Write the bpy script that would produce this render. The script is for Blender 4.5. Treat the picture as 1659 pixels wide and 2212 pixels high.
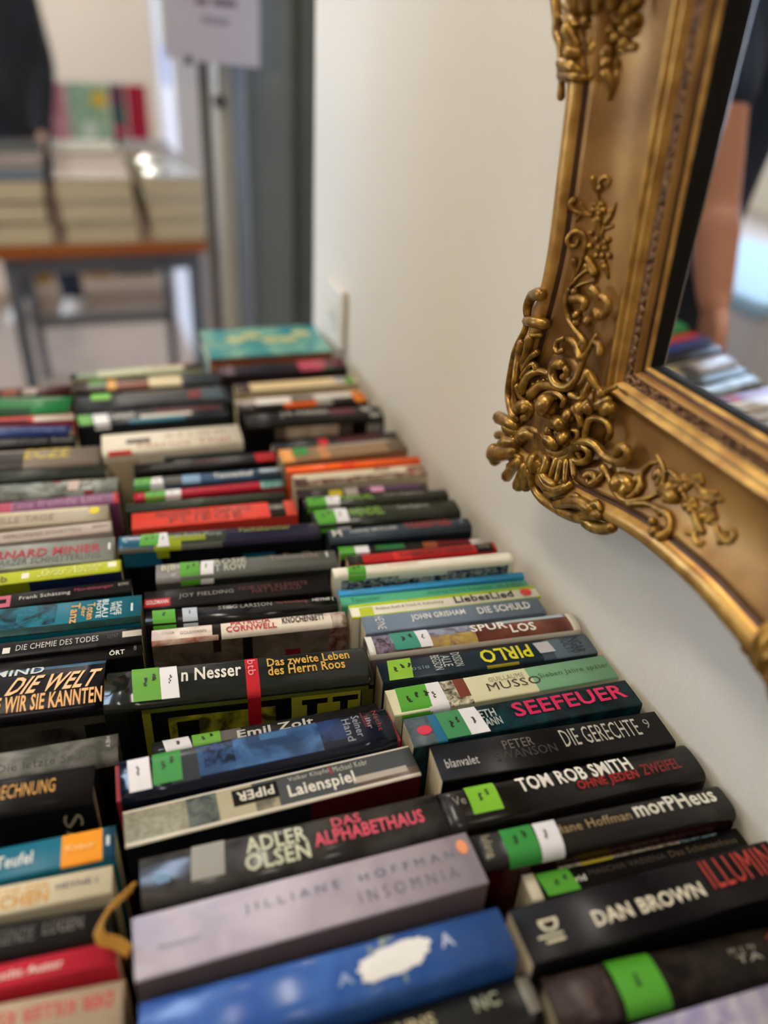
import bpy, bmesh, math, random
from mathutils import Vector, Matrix
random.seed(7)
for o in list(bpy.data.objects): bpy.data.objects.remove(o)
SC = bpy.context.scene
COL = SC.collection

# ------------------------------------------------------------------ camera
cam = bpy.data.cameras.new('camera'); camo = bpy.data.objects.new('camera', cam); COL.objects.link(camo)
cam.sensor_fit = 'VERTICAL'; cam.sensor_height = 36.0; cam.sensor_width = 27.0; cam.lens = 1700.0*36/2212
camo.matrix_world = Matrix(((0.93644172, 0.14046626, -0.32147493, -0.382),
                            (-0.34664223, 0.51152276, -0.78624655, 0.0),
                            (0.05400063, 0.84771086, 0.52770279, 1.325), (0, 0, 0, 1)))
cam.clip_start = .02
cam.dof.use_dof = True; cam.dof.focus_distance = 0.63; cam.dof.aperture_fstop = 1.9
SC.camera = camo
# ------------------------------------------------------------------ world, light, exposure
SC.view_settings.view_transform = 'Standard'; SC.view_settings.look = 'None'
SC.view_settings.gamma = 1; SC.view_settings.use_curve_mapping = False
SC.view_settings.exposure = 0.68
W = bpy.data.worlds.new('sky'); SC.world = W; W.use_nodes = True
W.node_tree.nodes['Background'].inputs[0].default_value = (.55, .72, 1, 1)
W.node_tree.nodes['Background'].inputs[1].default_value = 1.6
def area(name, loc, rot, sx, sy, watts, col):
    l = bpy.data.lights.new(name, 'AREA'); l.shape = 'RECTANGLE'; l.size = sx; l.size_y = sy; l.energy = watts; l.color = col
    o = bpy.data.objects.new(name, l); COL.objects.link(o); o.location = loc; o.rotation_euler = rot; return o
LAMPS = [(-1.15, 1.35, 17), (-1.15, -1.0, 9), (-.35, 4.9, 20), (-3.1, 1.4, 16), (-3.1, 4.1, 14), (.95, 3.0, 4)]
LAMP_COL = (1, .915, .79)
area('window_daylight', (-4.75, 4.2, 1.35), (0, math.radians(-90), 0), 1.8, 2.6, 130, (.62, .76, 1))

# ------------------------------------------------------------------ materials
def lin(h, g=1.0):
    h = h.lstrip('#'); r = []
    for i in (0, 2, 4):
        c = int(h[i:i+2], 16)/255; r.append((c/12.92 if c <= .04045 else ((c+.055)/1.055)**2.4)*g)
    return (*r, 1)
MC = {}
def mat(col, rough=.4, metal=0., var=.07, scale=90., bump=0., spec=.5, coat=0.):
    k = ('m', col, rough, metal, var, scale, bump, spec, coat)
    if k in MC: return MC[k]
    m = bpy.data.materials.new('mat'); m.use_nodes = True; nt = m.node_tree; b = nt.nodes['Principled BSDF']
    tc = nt.nodes.new('ShaderNodeTexCoord'); n = nt.nodes.new('ShaderNodeTexNoise'); n.inputs['Scale'].default_value = scale; n.inputs['Detail'].default_value = 4
    nt.links.new(tc.outputs['Object'], n.inputs['Vector'])
    mx = nt.nodes.new('ShaderNodeMix'); mx.data_type = 'RGBA'
    c = lin(col); mx.inputs[6].default_value = tuple(x*(1-var) for x in c[:3])+(1,); mx.inputs[7].default_value = tuple(min(1, x*(1+var)) for x in c[:3])+(1,)
    nt.links.new(n.outputs['Fac'], mx.inputs[0]); nt.links.new(mx.outputs[2], b.inputs['Base Color'])
    b.inputs['Roughness'].default_value = rough; b.inputs['Metallic'].default_value = metal; b.inputs['Specular IOR Level'].default_value = spec
    b.inputs['Coat Weight'].default_value = coat; b.inputs['Coat Roughness'].default_value = .08
    if bump:
        bp = nt.nodes.new('ShaderNodeBump'); bp.inputs['Strength'].default_value = bump; bp.inputs['Distance'].default_value = .002
        nt.links.new(n.outputs['Fac'], bp.inputs['Height']); nt.links.new(bp.outputs[0], b.inputs['Normal'])
    MC[k] = m; return m
def art(c1, c2, scale=20., rough=.35):
    k = ('a', c1, c2, scale, rough)
    if k in MC: return MC[k]
    m = bpy.data.materials.new('printed_art'); m.use_nodes = True; nt = m.node_tree; b = nt.nodes['Principled BSDF']
    tc = nt.nodes.new('ShaderNodeTexCoord'); n = nt.nodes.new('ShaderNodeTexNoise'); n.inputs['Scale'].default_value = scale*3; n.inputs['Detail'].default_value = 6; n.inputs['Distortion'].default_value = .6
    nt.links.new(tc.outputs['Object'], n.inputs['Vector'])
    r = nt.nodes.new('ShaderNodeValToRGB'); r.color_ramp.elements[0].position = .38; r.color_ramp.elements[1].position = .62
    r.color_ramp.elements[0].color = lin(c1); r.color_ramp.elements[1].color = lin(c2)
    nt.links.new(n.outputs['Fac'], r.inputs[0]); nt.links.new(r.outputs[0], b.inputs['Base Color'])
    b.inputs['Roughness'].default_value = rough; b.inputs['Specular IOR Level'].default_value = .16 if rough > .27 else .3
    MC[k] = m; return m
def anymat(c, rough=.35):
    if isinstance(c, tuple): return art(c[1], c[2], c[3], rough)
    return mat(c, rough, spec=.16 if rough > .27 else .3)
def emit(col, s):
    m = bpy.data.materials.new('lamp_light'); m.use_nodes = True; nt = m.node_tree; nt.nodes.remove(nt.nodes['Principled BSDF'])
    e = nt.nodes.new('ShaderNodeEmission'); e.inputs[0].default_value = (*col, 1); e.inputs[1].default_value = s
    nt.links.new(e.outputs[0], nt.nodes['Material Output'].inputs[0]); return m
def glassy(col=(1, 1, 1), rough=.02, name='clear_pane'):
    m = bpy.data.materials.new(name); m.use_nodes = True; nt = m.node_tree; b = nt.nodes['Principled BSDF']
    b.inputs['Base Color'].default_value = (*col, 1); b.inputs['Transmission Weight'].default_value = 1; b.inputs['Roughness'].default_value = rough; b.inputs['IOR'].default_value = 1.1
    return m
def pages_mat():
    m = bpy.data.materials.new('page_edges'); m.use_nodes = True; nt = m.node_tree; b = nt.nodes['Principled BSDF']
    tc = nt.nodes.new('ShaderNodeTexCoord'); mp = nt.nodes.new('ShaderNodeMapping'); mp.inputs['Scale'].default_value = (4, 1500, 4)
    n = nt.nodes.new('ShaderNodeTexNoise'); n.inputs['Scale'].default_value = 1; n.inputs['Detail'].default_value = 2
    nt.links.new(tc.outputs['Object'], mp.inputs[0]); nt.links.new(mp.outputs[0], n.inputs['Vector'])
    r = nt.nodes.new('ShaderNodeValToRGB'); r.color_ramp.elements[0].color = lin('#a8946c'); r.color_ramp.elements[1].color = lin('#ddd0b0')
    r.color_ramp.elements[0].position = .3; r.color_ramp.elements[1].position = .6
    nt.links.new(n.outputs['Fac'], r.inputs[0]); nt.links.new(r.outputs[0], b.inputs['Base Color']); b.inputs['Roughness'].default_value = .8
    return m
PAGES = pages_mat()

# ------------------------------------------------------------------ mesh helpers
class MB:
    def __init__(s): s.v = []; s.f = []; s.mi = []; s.mats = []; s.smooth = []
    def m(s, mt):
        if mt not in s.mats: s.mats.append(mt)
        return s.mats.index(mt)
    def add(s, vs, fs, mt, smooth=False):
        o = len(s.v); s.v += [tuple(v) for v in vs]; i = s.m(mt)
        for f in fs: s.f.append(tuple(o+a for a in f)); s.mi.append(i); s.smooth.append(smooth)
    def box(s, a, b, mt, bev=0.):
        x0, y0, z0 = a; x1, y1, z1 = b
        if bev:
            bm = bmesh.new(); bmesh.ops.create_cube(bm, size=1)
            for v in bm.verts: v.co = Vector(((x0+x1)/2+v.co.x*(x1-x0), (y0+y1)/2+v.co.y*(y1-y0), (z0+z1)/2+v.co.z*(z1-z0)))
            bmesh.ops.bevel(bm, geom=bm.edges[:], offset=bev, segments=2, affect='EDGES', profile=.5)
            bm.verts.index_update(); s.add([v.co[:] for v in bm.verts], [[v.index for v in f.verts] for f in bm.faces], mt); bm.free(); return
        s.add([(x0, y0, z0), (x1, y0, z0), (x1, y1, z0), (x0, y1, z0), (x0, y0, z1), (x1, y0, z1), (x1, y1, z1), (x0, y1, z1)],
              [(0, 3, 2, 1), (4, 5, 6, 7), (0, 1, 5, 4), (1, 2, 6, 5), (2, 3, 7, 6), (3, 0, 4, 7)], mt)
    def tube(s, pts, rad, mt, n=10, sub=4, flat=None, smooth=True):
        P = [Vector(p) for p in pts]; R = list(rad) if isinstance(rad, (list, tuple)) else [rad]*len(P)
        Q = []; RR = []
        for i in range(len(P)-1):
            p0 = P[max(i-1, 0)]; p1 = P[i]; p2 = P[i+1]; p3 = P[min(i+2, len(P)-1)]
            for k in range(sub):
                t = k/sub
                Q.append(.5*((2*p1)+(p2-p0)*t+(2*p0-5*p1+4*p2-p3)*t*t+(3*p1-p0-3*p2+p3)*t**3)); RR.append(R[i]+(R[i+1]-R[i])*t)
        Q.append(P[-1]); RR.append(R[-1])
        d0 = (Q[1]-Q[0]).normalized(); d1 = (Q[-1]-Q[-2]).normalized()
        cap0 = [(Q[0]-d0*RR[0]*c, RR[0]*q) for c, q in ((.95, .3), (.7, .72), (.35, .94))]
        cap1 = [(Q[-1]+d1*RR[-1]*c, RR[-1]*q) for c, q in ((.35, .94), (.7, .72), (.95, .3))]
        Q = [c[0] for c in cap0]+Q+[c[0] for c in cap1]; RR = [c[1] for c in cap0]+RR+[c[1] for c in cap1]
        vs = []; ref = None
        for i, q in enumerate(Q):
            t = (Q[min(i+1, len(Q)-1)]-Q[max(i-1, 0)]).normalized()
            if ref is None: ref = t.orthogonal().normalized()
            ref = (ref-t*ref.dot(t)); ref = ref.normalized() if ref.length > 1e-6 else t.orthogonal().normalized()
            bn = t.cross(ref)
            for k in range(n):
                a = 2*math.pi*k/n; d = ref*math.cos(a)+bn*math.sin(a)
                vs.append(q+d*RR[i])
        if flat:   # squash towards a plane: (axis index, centre, factor)
            ax, c0, fc = flat
            for v in vs: v[ax] = c0+(v[ax]-c0)*fc
        fs = []
        for i in range(len(Q)-1):
            for k in range(n): fs.append((i*n+k, i*n+(k+1) % n, (i+1)*n+(k+1) % n, (i+1)*n+k))
        fs.append(tuple(range(n-1, -1, -1))); fs.append(tuple((len(Q)-1)*n+k for k in range(n)))
        s.add(vs, fs, mt, smooth)
    def cyl(s, a, b, r, mt, n=24, r2=None):
        a = Vector(a); b = Vector(b); t = (b-a).normalized(); u = t.orthogonal().normalized(); w = t.cross(u); r2 = r if r2 is None else r2
        vs = [a+(u*math.cos(2*math.pi*k/n)+w*math.sin(2*math.pi*k/n))*r for k in range(n)]+[b+(u*math.cos(2*math.pi*k/n)+w*math.sin(2*math.pi*k/n))*r2 for k in range(n)]
        s.add(vs, [(k, (k+1) % n, n+(k+1) % n, n+k) for k in range(n)], mt, True)
        s.add(vs[:n], [tuple(range(n-1, -1, -1))], mt); s.add(vs[n:], [tuple(range(n))], mt)
    def ball(s, c, r, mt, n=10, m=6, sc=(1, 1, 1)):
        vs = [(c[0], c[1], c[2]+r*sc[2])]; 
        for j in range(1, m):
            th = math.pi*j/m
            for k in range(n):
                a = 2*math.pi*k/n; vs.append((c[0]+r*sc[0]*math.sin(th)*math.cos(a), c[1]+r*sc[1]*math.sin(th)*math.sin(a), c[2]+r*sc[2]*math.cos(th)))
        vs.append((c[0], c[1], c[2]-r*sc[2])); fs = [(0, 1+k, 1+(k+1) % n) for k in range(n)]
        for j in range(m-2):
            for k in range(n): fs.append((1+j*n+k, 1+(j+1)*n+k, 1+(j+1)*n+(k+1) % n, 1+j*n+(k+1) % n))
        e = len(vs)-1; fs += [(e, 1+(m-2)*n+(k+1) % n, 1+(m-2)*n+k) for k in range(n)]
        s.add(vs, fs, mt, True)
    def obj(s, name, parent=None, loc=None, fixn=False):
        me = bpy.data.meshes.new(name); me.from_pydata(s.v, [], s.f)
        for m in s.mats: me.materials.append(m)
        me.polygons.foreach_set('material_index', s.mi); me.polygons.foreach_set('use_smooth', s.smooth); me.update()
        if fixn:
            bm = bmesh.new(); bm.from_mesh(me); bmesh.ops.recalc_face_normals(bm, faces=bm.faces[:]); bm.to_mesh(me); bm.free()
        o = bpy.data.objects.new(name, me); COL.objects.link(o)
        if parent: o.parent = parent
        if loc: o.location = loc
        return o
def tag(o, label, cat, group=None):
    o['label'] = label; o['category'] = cat
    if group: o['group'] = group
    return o
def thing(name, label, cat, loc=(0, 0, 0), rz=0., group=None):
    o = bpy.data.objects.new(name, None); COL.objects.link(o); o.location = loc; o.rotation_euler = (0, 0, rz); o.empty_display_size = .05
    return tag(o, label, cat, group)
def struct(o): o['kind'] = 'structure'; return o
def boxobj(name, a, b, mt, parent=None, bev=0.):
    m = MB(); m.box(a, b, mt, bev); return m.obj(name, parent)

# ------------------------------------------------------------------ room
def wall_mat(c, rough=.75):
    m = bpy.data.materials.new('painted_plaster'); m.use_nodes = True; nt = m.node_tree; b = nt.nodes['Principled BSDF']
    tc = nt.nodes.new('ShaderNodeTexCoord'); n = nt.nodes.new('ShaderNodeTexNoise'); n.inputs['Scale'].default_value = 260; n.inputs['Detail'].default_value = 5
    n2 = nt.nodes.new('ShaderNodeTexNoise'); n2.inputs['Scale'].default_value = 3; n2.inputs['Detail'].default_value = 3
    mp = nt.nodes.new('ShaderNodeMapping'); mp.inputs['Scale'].default_value = (1, 1, .45)
    nt.links.new(tc.outputs['Object'], mp.inputs[0]); nt.links.new(mp.outputs[0], n.inputs['Vector']); nt.links.new(tc.outputs['Object'], n2.inputs['Vector'])
    mx = nt.nodes.new('ShaderNodeMix'); mx.data_type = 'RGBA'; cc = lin(c)
    mx.inputs[6].default_value = tuple(x*.95 for x in cc[:3])+(1,); mx.inputs[7].default_value = tuple(min(1, x*1.04) for x in cc[:3])+(1,)
    nt.links.new(n2.outputs['Fac'], mx.inputs[0]); nt.links.new(mx.outputs[2], b.inputs['Base Color'])
    bp = nt.nodes.new('ShaderNodeBump'); bp.inputs['Strength'].default_value = .3; bp.inputs['Distance'].default_value = .0011
    nt.links.new(n.outputs['Fac'], bp.inputs['Height']); nt.links.new(bp.outputs[0], b.inputs['Normal']); b.inputs['Roughness'].default_value = rough
    return m
PLASTER = wall_mat('#dcd5c6'); FARW = wall_mat('#cdbfac'); WHITE = wall_mat('#e4e2e6')
struct(boxobj('floor', (-5, -3.2, -.1), (2.2, 6.4, 0), mat('#a8988c', .55, var=.1, scale=30)))
struct(boxobj('ceiling', (-5, -3.2, 3.0), (2.2, 6.4, 3.1), wall_mat('#efebe2')))
struct(boxobj('wall_right', (0, -3, 0), (.16, 1.325, 3.0), PLASTER))
struct(boxobj('wall_back', (-5, 6, 0), (2.2, 6.2, 3.0), FARW))
struct(boxobj('wall_front', (-5, -3.2, 0), (.16, -3, 3.0), PLASTER))
struct(boxobj('wall_side', (2, -3, 0), (2.2, 6, 3.0), WHITE))
wl = MB()
for a, b in (((-4.7, -3, 0), (-4.5, 2.9, 3)), ((-4.7, 5.5, 0), (-4.5, 6, 3)), ((-4.7, 2.9, 0), (-4.5, 5.5, .5)), ((-4.7, 2.9, 2.3), (-4.5, 5.5, 3))): wl.box(a, b, PLASTER)
struct(wl.obj('wall_left'))
wf = MB(); FR = mat('#e8e8ea', .3)
for y in (2.9, 4.17, 5.44): wf.box((-4.66, y, .5), (-4.6, y+.06, 2.3), FR)
for z in (.5, 2.24): wf.box((-4.66, 2.96, z), (-4.6, 5.44, z+.06), FR)
win = struct(wf.obj('window_1'))
boxobj('pane', (-4.632, 2.96, .56), (-4.628, 5.44, 2.24), glassy((.9, .96, 1), 0), win)
# white pillar, grey door panel and its frame behind the end of the wall
struct(boxobj('trim_1', (.06, 3.46, 0), (.75, 4.02, 3.0), WHITE))
GD = mat('#75766b', .5, var=.03); GD2 = mat('#545449', .5, var=.03)
d1 = struct(boxobj('door_1', (.095, 2.32, 0), (.237, 2.36, 2.9), GD))
boxobj('door_frame', (.237, 2.27, 0), (.62, 2.37, 2.95), GD2, d1)
boxobj('hinge_strip', (.224, 2.308, 0), (.230, 2.32, 2.9), GD2, d1)
struct(boxobj('trim_2', (.055, 2.3, 0), (.095, 2.37, 2.95), mat('#9a9a98', .4)))
boxo = MB(); boxo.box((-.008, -3, 0), (0, 1.325, .09), mat('#d8d2c6', .5)); struct(boxo.obj('baseboard_right'))

# ceiling lamps
for i, (x, y, p) in enumerate(LAMPS):
    nm = ('above the near bookstall table', 'behind the photographer', 'above the low shelf at the far wall', 'near the window wall, front', 'near the window wall, rear', 'behind the grey door panel')[i]
    t = thing('ceiling_light', 'long flat white ceiling light panel '+nm, 'lamp', (x, y, 2.97), 0, 'ceiling lights')
    hb = MB(); hb.box((-.16, -.62, 0), (.16, .62, .03), mat('#e9e9e9', .4)); hb.obj('housing', t)
    df = MB(); df.box((-.14, -.6, -.012), (.14, .6, 0), emit(LAMP_COL, p)); df.obj('diffuser', t)

# ------------------------------------------------------------------ lettering
TXT = {}
def prep_text(strings):
    objs = {}
    for s, bold in strings:
        c = bpy.data.curves.new('lettering', 'FONT'); c.body = s; c.resolution_u = 2; c.offset = .022 if bold else .0; c.space_character = 1.05
        o = bpy.data.objects.new('lettering', c); COL.objects.link(o); objs[(s, bold)] = o
    bpy.context.view_layer.update(); dg = bpy.context.evaluated_depsgraph_get()
    for k, o in objs.items():
        me = o.evaluated_get(dg).to_mesh()
        v = [tuple(x.co) for x in me.vertices]; f = [tuple(p.vertices) for p in me.polygons]
        if v:
            x0 = min(a[0] for a in v); x1 = max(a[0] for a in v); y0 = min(a[1] for a in v); y1 = max(a[1] for a in v)
            TXT[k] = ([((a[0]-x0)/max(x1-x0, 1e-6), (a[1]-y0)/max(y1-y0, 1e-6)) for a in v], f)
        else: TXT[k] = ([], [])
        o.evaluated_get(dg).to_mesh_clear()
    for o in objs.values():
        c = o.data; bpy.data.objects.remove(o); bpy.data.curves.remove(c)
def text_uv(s, u0, u1, v0, v1, fl):
    if 'o' in fl:
        n = 20; vs = [((u0+u1)/2+(u1-u0)/2*math.cos(2*math.pi*k/n), (v0+v1)/2+(v1-v0)/2*math.sin(2*math.pi*k/n)) for k in range(n)]
        return vs, [tuple(range(n))]
    pts, f = TXT[(s, 'b' in fl)]
    r = []
    for a, b in pts:
        if 's' in fl: a = (a*.9+b*.1)
        if '180' in fl: a, b = 1-a, 1-b
        if 'v' in fl or 'q' in fl or 'r90' in fl: a, b = b, 1-a
        r.append((u0+(u1-u0)*a, v0+(v1-v0)*b))
    return r, f

def cut_uv(pts, fs, step=.08):
    vmin = min(p[1] for p in pts); vmax = max(p[1] for p in pts)
    if vmax-vmin < step*1.2: return pts, fs
    bm = bmesh.new(); vv = [bm.verts.new((p[0], p[1], 0)) for p in pts]
    for f in fs:
        try: bm.faces.new([vv[i] for i in f])
        except ValueError: pass
    v = vmin+step
    while v < vmax-.02:
        bmesh.ops.bisect_plane(bm, geom=bm.verts[:]+bm.edges[:]+bm.faces[:], plane_co=(0, v, 0), plane_no=(0, 1, 0)); v += step
    bm.verts.index_update(); r = [(q.co.x, q.co.y) for q in bm.verts]; g = [tuple(q.index for q in f.verts) for f in bm.faces]; bm.free()
    return r, g
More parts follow.
